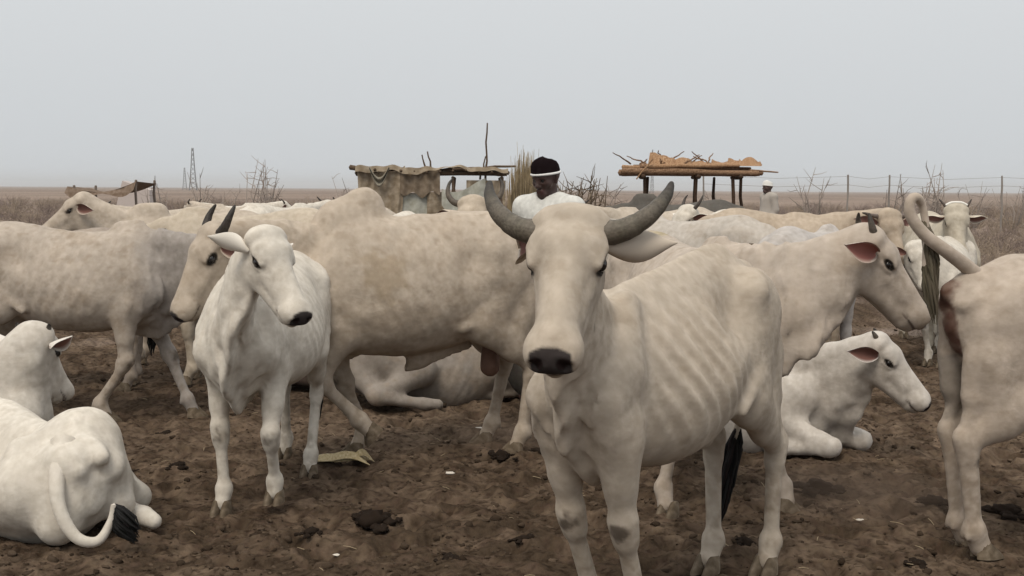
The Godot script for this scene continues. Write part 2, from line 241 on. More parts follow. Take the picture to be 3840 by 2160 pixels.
	for s in [-1.0, 1.0]:
		robe.append(cap(Vector3(-0.02, 1.415, 0.05 * s), Vector3(-0.02, 1.375, 0.20 * s), 0.062, 0.076, 0.05))
		robe.append(cap(Vector3(-0.02, 1.37, 0.20 * s), Vector3(-0.04, 1.09, 0.25 * s), 0.08, 0.075, 0.04))
		robe.append(cap(Vector3(-0.04, 1.09, 0.235 * s), Vector3(0.04, 0.91, 0.245 * s), 0.07, 0.065, 0.03))
	robe.append(cap(Vector3(0.12, 1.50, 0), Vector3(0.15, 1.31, 0), 0.075, 0.015, 0.02, Vector3.ZERO, 1.0, true))
	robe.append(cap(Vector3(0.0, 1.50, 0), Vector3(0.0, 1.44, 0), 0.075, 0.07, 0.015, Vector3.ZERO, 1.0, true))
	var c := grid_mesh(robe, {lumps = 0.012, folds = 0.0, drop = -3.0}, Vector3(-0.34, 0.05, -0.38), Vector3(0.34, 1.5, 0.38), 0.011, AABB())
	S.out = [a, b, c, T]

func person(S: Dictionary) -> Node3D:
	var o := thing("person", S.label, "person", Vector3(S.at.x, 0, S.at.y), deg_to_rad(S.turn))
	var T: Transform3D = S.out[3]
	var V := PackedVector3Array()
	var N := PackedVector3Array()
	var C := PackedColorArray()
	var I := PackedInt32Array()
	for k in 2:
		var base := V.size()
		V.append_array(S.out[k][0])
		N.append_array(S.out[k][1])
		for i in S.out[k][2]:
			I.append(i + base)
	var skin: Color = S.skin
	for v in V:
		var q := T.affine_inverse() * v
		var c := skin * (1.0 + 0.15 * tone_noise.get_noise_3dv(v * 6.0))
		if q.x > 0.07 and q.y < -0.055 and q.y > -0.09 and absf(q.z) < 0.03:
			c = c.lerp(Color(0.07, 0.03, 0.028), 0.6)
		C.append(c)
	put("body", commit(V, N, C, I), M.skin, o)
	var eye := SphereMesh.new()
	eye.radius = 0.0115
	eye.height = 0.023
	for s in [-1.0, 1.0]:
		put("eye", eye, M.eye, o, Transform3D(Basis(), T * Vector3(0.082, 0.004, 0.032 * s)))
	var r: Array = S.out[2]
	var robe := put("robe", commit(r[0], r[1], PackedColorArray(), r[2]), S.robe, o)
	# knitted cap and its rolled white edge, fitted to the skull
	var prof := [[0.030, 1.03], [0.060, 1.045], [0.095, 1.0], [0.120, 0.88], [0.138, 0.62], [0.147, 0.3], [0.149, 0.02]]
	var cv := PackedVector3Array()
	var cn := PackedVector3Array()
	var ci := PackedInt32Array()
	for p in prof:
		for k in 24:
			var a := TAU * k / 24.0
			cv.append(T * Vector3(-0.006 + cos(a) * 0.116 * p[1], p[0] + 0.012 * cos(a) + 0.003 * sin(k * 7.0), sin(a) * 0.088 * p[1]))
			cn.append(T.basis * Vector3(cos(a), 0.2 + 1.2 * (1.0 - p[1]), sin(a)).normalized())
	for i in prof.size() - 1:
		for k in 24:
			var a := i * 24 + k
			var b := i * 24 + (k + 1) % 24
			ci.append_array([a, b, a + 24, b, b + 24, a + 24])
	var cap_ := put("cap", commit(cv, cn, PackedColorArray(), ci), S.cap, o)
	var ring := []
	var rr := []
	for k in 33:
		var a := TAU * k / 32.0
		ring.append(T * Vector3(-0.006 + cos(a) * 0.117, 0.040 + 0.012 * cos(a), sin(a) * 0.091))
		rr.append(0.0085)
	var s := tube(ring, rr, 8)
	put("cap_band", commit(s[0], s[1], PackedColorArray(), s[3]), S.band, cap_)
	return o

func people() -> Array:
	M.skin = plain(Color.WHITE, 0.5, 0.4, true)
	var white := textured(plain(Color(0.70, 0.70, 0.67), 0.9, 0.15), noise_tex(121, 0.02, Color(0.82, 0.82, 0.82), Color.WHITE), 2.0, bump_tex(122, 0.03, 3.0), 0.4)
	var greyish := plain(Color(0.36, 0.33, 0.30), 0.9)
	var knit := textured(plain(Color(0.022, 0.014, 0.016), 0.95, 0.1), noise_tex(123, 0.08, Color(0.5, 0.5, 0.5), Color.WHITE, 2), 8.0)
	return [
		{label = "man in a white robe and dark cap with white band, standing among the cattle", at = Vector2(0.245, -8.45), turn = 238.0, look = 6.0, nod = -14.0, skin = Color(0.055, 0.032, 0.028), robe = white, cap = knit, band = plain(Color(0.75, 0.75, 0.75))},
		{label = "distant person in dusty clothes and a white cap beyond the cattle on the right", at = Vector2(5.55, -26.0), turn = 200.0, skin = Color(0.07, 0.045, 0.04), robe = greyish, cap = plain(Color(0.7, 0.7, 0.68)), band = plain(Color(0.7, 0.7, 0.68))}]
# ------------------------------------------------------------------ ground
func lines(dense_lo: float, dense_hi: float, step: float, lo: float, hi: float) -> PackedFloat32Array:
	var out := PackedFloat32Array()
	var back := []
	var v := dense_lo
	var s := step
	while v > lo:
		s *= 1.22
		v -= s
		back.append(v)
	back.reverse()
	for b in back:
		out.append(b)
	v = dense_lo
	while v < dense_hi:
		out.append(v)
		v += step
	s = step
	while v < hi:
		out.append(v)
		s *= 1.22
		v += s
	out.append(hi)
	return out

var lump := FastNoiseLite.new()
var clod := FastNoiseLite.new()
var wide := FastNoiseLite.new()
var hoofprint := FastNoiseLite.new()

func ground_noises() -> void:
	lump.seed = 31
	lump.frequency = 2.6
	lump.fractal_octaves = 4
	lump.fractal_gain = 0.55
	clod.seed = 32
	clod.noise_type = FastNoiseLite.TYPE_CELLULAR
	clod.cellular_return_type = FastNoiseLite.RETURN_DISTANCE2_SUB
	clod.cellular_jitter = 1.0
	clod.frequency = 9.0
	clod.fractal_type = FastNoiseLite.FRACTAL_NONE
	hoofprint.seed = 35
	hoofprint.noise_type = FastNoiseLite.TYPE_CELLULAR
	hoofprint.cellular_return_type = FastNoiseLite.RETURN_DISTANCE
	hoofprint.cellular_jitter = 1.0
	hoofprint.frequency = 4.2
	hoofprint.fractal_type = FastNoiseLite.FRACTAL_NONE
	wide.seed = 33
	wide.frequency = 0.35
	wide.fractal_octaves = 3

func ground_height(x: float, z: float) -> float:
	var near := 1.0 - smoothstep(14.0, 22.0, Vector2(x, z + 5.0).length())
	if near <= 0.0:
		return 0.0
	var a := lump.get_noise_2d(x, z)
	var c: float = minf(clod.get_noise_2d(x * 0.9 + 0.15 * a, z * 0.9) + 1.0, 0.5)
	var h: float = hoofprint.get_noise_2d(x + 0.05 * a, z * 0.8) + 1.0
	var pit: float = (1.0 - smoothstep(0.16, 0.34, h)) * smoothstep(-0.15, 0.15, lump.get_noise_2d(x * 0.7 - 5.0, z * 0.7))
	var ridge: float = smoothstep(0.28, 0.40, h) * (1.0 - smoothstep(0.40, 0.62, h)) * smoothstep(-0.15, 0.15, lump.get_noise_2d(x * 0.7 - 5.0, z * 0.7))
	return near * (0.045 * a + 0.014 * lump.get_noise_2d(x * 4.0, z * 4.0) - 0.042 * pit + 0.014 * ridge + 0.034 * (c - 0.25) * smoothstep(-0.2, 0.4, lump.get_noise_2d(x * 0.4 + 9.0, z * 0.4))) - 0.006

func build_ground() -> void:
	var X := lines(-4.6, 4.6, 0.024, -2500.0, 2500.0)
	var Z := lines(-12.0, -3.4, 0.024, -5000.0, 60.0)
	var nx := X.size()
	var nz := Z.size()
	var V := PackedVector3Array()
	var N := PackedVector3Array()
	var C := PackedColorArray()
	var I := PackedInt32Array()
	V.resize(nx * nz)
	N.resize(nx * nz)
	C.resize(nx * nz)
	var Y := PackedFloat32Array()
	Y.resize(nx * nz)
	var task := WorkerThreadPool.add_group_task(func(j):
		for i in nx:
			Y[j * nx + i] = ground_height(X[i], Z[j]), nz, 4, true)
	WorkerThreadPool.wait_for_group_task_completion(task)
	var dung := Color(0.078, 0.056, 0.041)
	var dust := Color(0.185, 0.140, 0.104)
	var plain_soil := Color(0.34, 0.275, 0.235)
	for j in nz:
		for i in nx:
			var k := j * nx + i
			var x := X[i]
			var z := Z[j]
			V[k] = Vector3(x, Y[k], z)
			var i0 := maxi(i - 1, 0)
			var i1 := mini(i + 1, nx - 1)
			var j0 := maxi(j - 1, 0)
			var j1 := mini(j + 1, nz - 1)
			N[k] = Vector3(-(Y[j * nx + i1] - Y[j * nx + i0]) / (X[i1] - X[i0]), 1.0, -(Y[j1 * nx + i] - Y[j0 * nx + i]) / (Z[j1] - Z[j0])).normalized()
			var w: float = wide.get_noise_2d(x, z)
			var f: float = lump.get_noise_2d(x * 1.7 + 40.0, z * 1.7)
			var c := dung.lerp(dust, clampf(0.42 + 0.7 * w + 1.15 * f, 0.0, 1.0))
			var d := Vector2(x, z + 6.0).length() + 7.0 * w
			c = c.lerp(plain_soil * (1.0 + 0.4 * wide.get_noise_2d(x * 0.2, z * 0.2)), smoothstep(9.0, 13.0, d))
			C[k] = c
	for j in nz - 1:
		for i in nx - 1:
			var a := j * nx + i
			I.append_array([a, a + 1, a + nx, a + 1, a + nx + 1, a + nx])
	var m := textured(plain(Color.WHITE, 0.97, 0.1, true), noise_tex(41, 0.02, Color(0.45, 0.42, 0.40), Color(1.0, 0.98, 0.95), 6, 1024, FastNoiseLite.TYPE_SIMPLEX_SMOOTH, Color(0.86, 0.85, 0.84)), 0.9, bump_tex(42, 0.04, 8.0, 6, 1024), 0.9, true)
	var o := put("ground", commit(V, N, C, I), m, self)
	o.set_meta("kind", "structure")

# Angular lumps of dried dung and earth.
func clod_mesh(rng: RandomNumberGenerator, flat: float, rings := 5, sides := 8) -> ArrayMesh:
	var V := PackedVector3Array()
	var N := PackedVector3Array()
	var C := PackedColorArray()
	var I := PackedInt32Array()
	var off := Vector3(rng.randf() * 90.0, rng.randf() * 90.0, rng.randf() * 90.0)
	for r in rings + 1:
		for s in sides:
			var a := PI * r / rings
			var b := TAU * s / sides
			var d := Vector3(sin(a) * cos(b), cos(a), sin(a) * sin(b))
			var k: float = 1.0 + 0.75 * patch_noise.get_noise_3dv(d * 0.32 + off)
			var p := d * k
			p.y *= flat
			V.append(p)
			N.append(d)
			C.append(Color.WHITE * (0.85 + 0.3 * rng.randf()))
	for r in rings:
		for s in sides:
			var a := r * sides + s
			var b := r * sides + (s + 1) % sides
			I.append_array([a, b, a + sides, b, b + sides, a + sides])
	var st := SurfaceTool.new()
	st.create_from(commit(V, N, C, I), 0)
	st.generate_normals()
	return st.commit()

func scatter_clods() -> void:
	var rng := RandomNumberGenerator.new()
	rng.seed = 5
	var m := textured(plain(Color.WHITE, 0.97, 0.1, true), noise_tex(43, 0.03, Color(0.6, 0.58, 0.56), Color.WHITE, 5), 9.0, bump_tex(44, 0.05, 6.0), 0.7)
	M.clod = m
	for kind in 3:
		var mm := MultiMesh.new()
		mm.transform_format = MultiMesh.TRANSFORM_3D
		mm.use_colors = true
		mm.mesh = clod_mesh(rng, [0.8, 0.65, 0.95][kind], 6, 9)
		var n := 4200
		mm.instance_count = n
		for i in n:
			var d := 3.6 + 10.0 * pow(rng.randf(), 1.3)
			var x := rng.randf_range(-0.52, 0.52) * d
			var z := -d
			while wide.get_noise_2d(x * 3.0, z * 3.0) < rng.randf_range(-0.5, 0.3):
				d = 3.6 + 10.0 * pow(rng.randf(), 1.3)
				x = rng.randf_range(-0.52, 0.52) * d
				z = -d
			var s := 0.004 + 0.017 * pow(rng.randf(), 4.0)
			var b := Basis(Vector3.UP, rng.randf() * TAU).scaled(Vector3(s * rng.randf_range(0.8, 1.5), s * rng.randf_range(0.7, 1.2), s))
			b = Basis(Vector3(rng.randf() - 0.5, 0.2, rng.randf() - 0.5).normalized(), rng.randf_range(-0.5, 0.5)) * b
			mm.set_instance_transform(i, Transform3D(b, Vector3(x, ground_height(x, z) - s * 0.05, z)))
			var c := Color(0.055, 0.040, 0.029).lerp(Color(0.17, 0.128, 0.095), rng.randf())
			mm.set_instance_color(i, c)
		var o := MultiMeshInstance3D.new()
		o.name = ["dung_crumbs", "earth_clods", "dirt_lumps"][kind]
		o.multimesh = mm
		o.material_override = m
		add_child(o)
		tag(o, ["loose dark crumbs of dried dung strewn over the yard", "small brown clods of earth kicked up all over the yard", "rough little lumps of dirt scattered across the trampled yard"][kind], "dirt", "", "stuff")

func dung_pats() -> void:
	var spots := [
		[1.545, -5.86, 0.10, "large dark dung heap on open ground below the lying grey cow's knees"], [-2.12, -7.25, 0.07, "flat dark dung pat behind the hornless cow's leg at left"], [-2.02, -6.15, 0.08, "dark cracked dung pat right of the lying white cow's hip"], [-1.78, -6.28, 0.06, "small dark dung pat left of the hornless cow's knee"],
		[-0.62, -5.28, 0.11, "black dung heap in the open middle of the yard"], [-0.86, -5.02, 0.05, "small dark clump in front of the hornless cow's lifted hoof"], [-0.05, -6.62, 0.075, "dark dung pat by the bull's hind hoof"], [0.16, -6.7, 0.05, "little dark clod just right of the bull's hind hoof"],
		[2.02, -5.62, 0.07, "dark dung pat left of the right-edge cow's hoof"], [2.32, -5.5, 0.09, "dark dung heap at the right edge behind the tan cow's hoof"], [1.02, -5.02, 0.05, "small dark clod beside the front cow's hind hoof"], [0.05, -5.0, 0.045, "dark clod left of the front cow's forelegs"],
		[-0.25, -4.72, 0.05, "dark broken clod near the bottom edge, middle of the frame"], [-1.15, -4.68, 0.045, "dark clod near the bottom edge below the hornless cow"], [1.66, -4.75, 0.05, "dark clod near the bottom edge left of the tan cow's leg"]]
	var rng := RandomNumberGenerator.new()
	rng.seed = 9
	var m := textured(plain(Color(0.042, 0.031, 0.024), 0.95, 0.15), noise_tex(46, 0.03, Color(0.45, 0.42, 0.4), Color.WHITE, 5), 7.0, bump_tex(47, 0.05, 8.0), 1.0)
	for s in spots:
		var o := thing("dung_pat", s[3], "dung", Vector3(s[0], ground_height(s[0], s[1]) - 0.004, s[1]), rng.randf() * TAU, "dung pats on the yard")
		for k in 14:
			var a := rng.randf() * TAU
			var r: float = s[2] * (0.0 if k == 0 else rng.randf_range(0.45, 1.15))
			var big: float = s[2] * (0.55 if k == 0 else rng.randf_range(0.10, 0.34))
			put("crust", clod_mesh(rng, rng.randf_range(0.55, 0.9), 8, 12), m, o, Transform3D(Basis(Vector3.UP, a).scaled(Vector3(big * 1.3, big * 0.75, big)), Vector3(cos(a) * r * 1.3, big * 0.12, sin(a) * r)))

# A ribbon of dry husk: strips that curl along their length.
func husk() -> void:
	var o := thing("maize_husk", "pale dry maize husk lying on the dirt below the bull's forefoot", "husk", Vector3(-0.95, ground_height(-0.95, -6.44), -6.44), 0.06)
	var m := textured(plain(Color(0.76, 0.67, 0.47), 0.8, 0.2), noise_tex(51, 0.02, Color(0.7, 0.65, 0.55), Color.WHITE), 6.0)
	var strips := [[-0.18, 0.0, 0.34, 0.055, 0.02, 0.0], [-0.12, 0.03, 0.30, 0.04, 0.035, 0.25], [-0.02, -0.02, 0.2, 0.035, 0.016, -0.3], [0.05, 0.01, 0.15, 0.022, 0.035, -0.55]]
	for s in strips:
		var st := SurfaceTool.new()
		st.begin(Mesh.PRIMITIVE_TRIANGLES)
		st.set_smooth_group(0)
		var n := 14
		var rows := []
		for i in n + 1:
			var t := float(i) / n
			var w: float = s[3] * sin(PI * (0.08 + 0.9 * t)) + 0.002
			var x: float = s[0] + s[2] * t
			var y: float = 0.010 + s[4] * sin(t * PI) + 0.006 * sin(t * 9.0 + s[5] * 7.0)
			var row := []
			for k in 5:
				var v := k / 4.0 * 2.0 - 1.0
				row.append(Vector3(x, y + 0.034 * (1.0 - v * v) * sin(PI * t), s[1] + v * w + s[5] * (t - 0.3) * 0.1))
			rows.append(row)
		for i in n:
			for k in 4:
				for p in [[i, k], [i + 1, k], [i, k + 1], [i, k + 1], [i + 1, k], [i + 1, k + 1]]:
					st.add_vertex(rows[p[0]][p[1]])
		st.generate_normals()
		put("husk_leaf", st.commit(), m, o)

func dust_puffs() -> void:
	for d in [[Vector3(1.62, 0.07, -5.55), Vector3(1.0, 0.26, 0.7), "faint puff of dust over the dirt behind the front cow's hind leg"], [Vector3(0.02, 0.07, -6.85), Vector3(0.7, 0.22, 0.5), "faint puff of dust around the bull's hind hoof"]]:
		var v := FogVolume.new()
		v.name = numbered("dust_puff")
		v.shape = RenderingServer.FOG_VOLUME_SHAPE_ELLIPSOID
		v.size = d[1]
		v.position = d[0]
		var m := FogMaterial.new()
		m.density = 0.35
		m.albedo = Color(0.80, 0.70, 0.62)
		v.material = m
		add_child(v)
		tag(v, d[2], "dust", "dust puffs")

func litter() -> void:
	var rng := RandomNumberGenerator.new()
	rng.seed = 15
	var bone := plain(Color(0.6, 0.56, 0.5), 0.8)
	var straw := plain(Color(0.30, 0.24, 0.16), 0.9)
	var bits := [[-0.32, -6.2, 0.018, "white chip on the dirt below the bull's belly"], [-0.2, -7.35, 0.02, "pale stone on the dirt beneath the bull's belly"], [1.62, -5.42, 0.012, "tiny white chip beside the right-hand dust patch"], [-0.72, -4.86, 0.012, "white speck of chaff in front of the black dung heap"], [2.2, -7.3, 0.02, "pale stone right of the lying grey cow"]]
	for b in bits:
		var o := put(numbered("pale_stone"), clod_mesh(rng, 0.5), bone, self, Transform3D(Basis(Vector3.UP, rng.randf() * 6.0).scaled(Vector3(b[2] * 1.5, b[2] * 0.7, b[2])), Vector3(b[0], ground_height(b[0], b[1]) + b[2] * 0.2, b[1])))
		tag(o, b[3], "stone", "pale stones")
	# chopped straw and stalk ends
	var st := [PackedVector3Array(), PackedVector3Array(), PackedColorArray(), PackedInt32Array()]
	for i in 170:
		var d := 4.0 + 8.0 * rng.randf()
		var x := rng.randf_range(-0.48, 0.48) * d
		var a := rng.randf() * TAU
		var l := rng.randf_range(0.01, 0.035)
		var p := Vector3(x, ground_height(x, -d) + 0.006, -d)
		var q := Vector3(cos(a) * l, rng.randf_range(-0.004, 0.012), sin(a) * l)
		st = tube([p - q, p + Vector3(0, 0.003, 0), p + q], [0.0016, 0.002, 0.0012], 4, [], st)
	tag(put("straw_litter", commit(st[0], st[1], st[2], st[3]), straw, self), "short bits of chopped straw strewn over the yard", "straw", "", "stuff")

# ------------------------------------------------------------------ wood, cloth, brush
func bent_pole(a: Vector3, b: Vector3, r0: float, r1: float, rng: RandomNumberGenerator, wander := 0.03, sides := 8, st: Array = []) -> Array:
	var n := 6
	var pts := []
	var radii := []
	var cols := []
	for i in n + 1:
		var t := float(i) / n
		pts.append(a.lerp(b, t) + Vector3(rng.randf_range(-1, 1), rng.randf_range(-1, 1) * 0.3, rng.randf_range(-1, 1)) * wander * sin(PI * t))
		radii.append(lerpf(r0, r1, t) * rng.randf_range(0.9, 1.1))
		cols.append(Color.WHITE * rng.randf_range(0.8, 1.0))
	return tube(pts, radii, sides, cols, st)

func pole(called: String, a: Vector3, b: Vector3, r0: float, r1: float, m: Material, parent: Node, rng: RandomNumberGenerator, wander := 0.03) -> MeshInstance3D:
	var s := bent_pole(a, b, r0, r1, rng, wander)
	return put(called, commit(s[0], s[1], s[2], s[3]), m, parent)

# Cloth: a grid of points given by a function of (u, v), doubled so that it has a thickness.
func cloth_mesh(shape: Callable, nu: int, nv: int) -> ArrayMesh:
	var st := SurfaceTool.new()
	st.begin(Mesh.PRIMITIVE_TRIANGLES)
	st.set_smooth_group(0)
	var P := []
	for i in nu + 1:
		var row := []
		for j in nv + 1:
			row.append(shape.call(float(i) / nu, float(j) / nv))
		P.append(row)
	for i in nu:
		for j in nv:
			for p in [[i, j], [i + 1, j], [i, j + 1], [i, j + 1], [i + 1, j], [i + 1, j + 1]]:
				st.add_vertex(P[p[0]][p[1]])
	st.generate_normals()
	return st.commit()

func shelter() -> void:
	var rng := RandomNumberGenerator.new()
	rng.seed = 61
	var wood := textured(plain(Color(0.20, 0.15, 0.11), 0.9, 0.2, true), noise_tex(62, 0.02, Color(0.55, 0.5, 0.46), Color.WHITE), 3.0)
	var sack := textured(plain(Color(0.43, 0.37, 0.295), 0.95, 0.1), noise_tex(63, 0.015, Color(0.62, 0.58, 0.52), Color.WHITE, 5), 0.8, bump_tex(64, 0.06, 4.0), 0.5)
	var dark_sack := textured(plain(Color(0.30, 0.25, 0.195), 0.95, 0.1), noise_tex(65, 0.015, Color(0.6, 0.56, 0.52), Color.WHITE, 5), 0.8)
	var tarp := textured(plain(Color(0.52, 0.53, 0.49), 0.85, 0.2), noise_tex(66, 0.015, Color(0.75, 0.74, 0.7), Color.WHITE, 4), 0.8)
	var lace := textured(plain(Color(0.46, 0.45, 0.40), 0.9, 0.2), noise_tex(67, 0.06, Color(0.5, 0.46, 0.4), Color.WHITE, 3), 2.0)
	var o := thing("cloth_shelter", "low stick shelter hung with brown sacking and pale tarp behind the bull", "shelter", Vector3(-1.45, 0, -22.0), 0.03)
	var xs := [-1.30, -0.55, 0.35, 1.25]
	for x in xs:
		for z in [0.0, -1.6]:
			pole("post", Vector3(x + rng.randf_range(-0.05, 0.05), -0.05, z), Vector3(x, 1.72, z), 0.045, 0.035, wood, o, rng, 0.05)
	for z in [0.0, -1.6]:
		pole("beam", Vector3(-1.42, 1.78, z), Vector3(1.38, 1.80, z), 0.055, 0.04, wood, o, rng, 0.05)
	for k in 12:
		var x := -1.3 + 2.6 * k / 11.0
		pole("roof_stick", Vector3(x, 1.82 + rng.randf_range(-0.02, 0.03), 0.18), Vector3(x + rng.randf_range(-0.12, 0.12), 1.85, -1.8), 0.025, 0.018, wood, o, rng, 0.04)
	# sacking hung on the front, scalloped at the top
	put("sacking", cloth_mesh(func(u, v):
		var x := lerpf(-1.40, -0.55, u)
		var sag: float = 0.10 * sin(PI * fposmod(u * 2.0, 1.0)) + 0.09 * exp(-pow((u - 0.45) / 0.13, 2.0))
		var top: float = 1.90 - sag
		return Vector3(x + 0.03 * sin(v * 5.0 + u * 8.0), top * (1.0 - v) + 0.02, 0.09 + 0.035 * sin(u * 11.0 + 2.0 * sin(u * 5.0) + v * 1.5) * (0.4 + v) + 0.012 * sin(u * 37.0 + v * 3.0)), 46, 16), sack, o)
	put("sacking", cloth_mesh(func(u, v):
		var x := lerpf(-0.62, 0.12, u)
		return Vector3(x, (1.86 - 0.06 * sin(PI * u)) - v * (0.42 + 0.05 * sin(u * 14.0)), 0.11 + 0.03 * sin(u * 21.0)), 24, 8), dark_sack, o)
	put("valance", cloth_mesh(func(u, v):
		var drop: float = 0.08 + 0.04 * sin(u * 7.0) + 0.03 * sin(u * 17.0 + 1.0)
		return Vector3(lerpf(-1.42, 1.36, u), 1.90 + 0.03 * sin(u * 9.0 + 2.0) * sin(u * 21.0) + 0.012 * sin(u * 57.0) - v * drop, 0.16 + 0.03 * sin(u * 40.0) + 0.03 * v), 70, 4), sack, o)
	put("scarf", cloth_mesh(func(u, v):
		var x := lerpf(-1.16, -0.80, u)
		return Vector3(x, 1.90 - 0.05 * v - (0.20 + 0.12 * v) * sin(PI * u), 0.22 + 0.05 * sin(v * 9.0)), 18, 8), lace, o)
	put("tarp", cloth_mesh(func(u, v):
		var x := lerpf(-0.60, 0.02, u)
		return Vector3(x, 1.42 - v * 1.40, 0.03 + 0.02 * sin(u * 15.0 + v * 3.0)), 14, 10), tarp, o)
	put("sacking", cloth_mesh(func(u, v):
		var x := lerpf(-0.12, 0.62, u)
		return Vector3(x, 1.44 - v * 1.42, 0.06 + 0.03 * sin(u * 13.0 + v * 2.0) + 0.015 * sin(u * 31.0)), 26, 10), sack, o)
	put("tarp", cloth_mesh(func(u, v):
		var x := lerpf(0.15, 0.95, u)
		return Vector3(x, 1.50 + 0.13 * u * u - 0.07 * sin(PI * u * 1.5) - v * (0.30 + 0.1 * sin(u * 7.0)), 0.14 + 0.03 * sin(u * 17.0)), 22, 6), tarp, o)
	put("sacking", cloth_mesh(func(u, v):
		var x := lerpf(0.60, 1.32, u)
		return Vector3(x, 1.66 - v * 1.64, 0.04 + 0.035 * sin(u * 12.0 + v * 2.0) + 0.015 * sin(u * 29.0)), 24, 10), sack, o)
	put("roof_cloth", cloth_mesh(func(u, v):
		return Vector3(lerpf(-1.40, 1.34, u), 1.88 + 0.03 * sin(u * 9.0 + 2.0) * sin(u * 21.0) - 0.1 * v, lerpf(0.12, -1.75, v)), 40, 10), dark_sack, o)
	for s in [[-0.10, 1.84, 0.28], [0.0, 1.84, 0.34], [0.85, 1.88, 0.22], [0.95, 1.86, 0.85]]:
		pole("stick", Vector3(s[0], s[1] - 0.2, -0.1), Vector3(s[0] + (-0.12 if s[2] < 0.5 else 0.03) + (0.22 if s[0] == 0.85 else 0.0), s[1] + s[2], -0.1), 0.022, 0.012, wood, o, rng, 0.02)
	pole("stick", Vector3(0.35, 1.86, 0.1), Vector3(1.50, 1.92, 0.1), 0.03, 0.018, wood, o, rng, 0.06)
	pole("stick", Vector3(-1.52, 1.88, 0.12), Vector3(-1.05, 1.80, 0.12), 0.045, 0.03, wood, o, rng, 0.02)

func reed_stack() -> void:
	var rng := RandomNumberGenerator.new()
	rng.seed = 71
	var o := thing("reed_stack", "tall bundle of dry reeds standing left of the man in the cap", "reeds", Vector3(0.20, 0, -20.0))
	var m := plain(Color.WHITE, 0.9, 0.2, true)
	var st := [PackedVector3Array(), PackedVector3Array(), PackedColorArray(), PackedInt32Array()]
	for i in 900:
		var a := rng.randf() * TAU
		var r := 0.26 * sqrt(rng.randf())
		var h := rng.randf_range(1.6, 2.25) * (1.0 - 0.22 * r / 0.26) + (0.35 if rng.randf() < 0.06 else 0.0)
		var p := Vector3(cos(a) * r * 0.85, 0, sin(a) * r)
		var top := p * 1.15 + Vector3(rng.randf_range(-0.08, 0.08), h, rng.randf_range(-0.08, 0.08))
		var c := Color(0.36, 0.285, 0.18) * rng.randf_range(0.55, 1.2)
		st = tube([p, p.lerp(top, 0.6) + Vector3(rng.randf_range(-0.03, 0.03), 0, 0), top], [0.008, 0.006, 0.0025], 4, [c, c, c * 1.1], st)
	var b := put("stalks", commit(st[0], st[1], st[2], st[3]), m, o)
	b.set_meta("kind", "stuff")
	for y in [0.55, 1.15]:
		var ring := []
		var rr := []
		for k in 25:
			ring.append(Vector3(cos(TAU * k / 24.0) * 0.255, y + 0.02 * sin(k * 2.0), sin(TAU * k / 24.0) * 0.285))
			rr.append(0.012)
		var s := tube(ring, rr, 6)
		put("binding", commit(s[0], s[1], s[2], s[3]), plain(Color(0.25, 0.19, 0.12)), o)

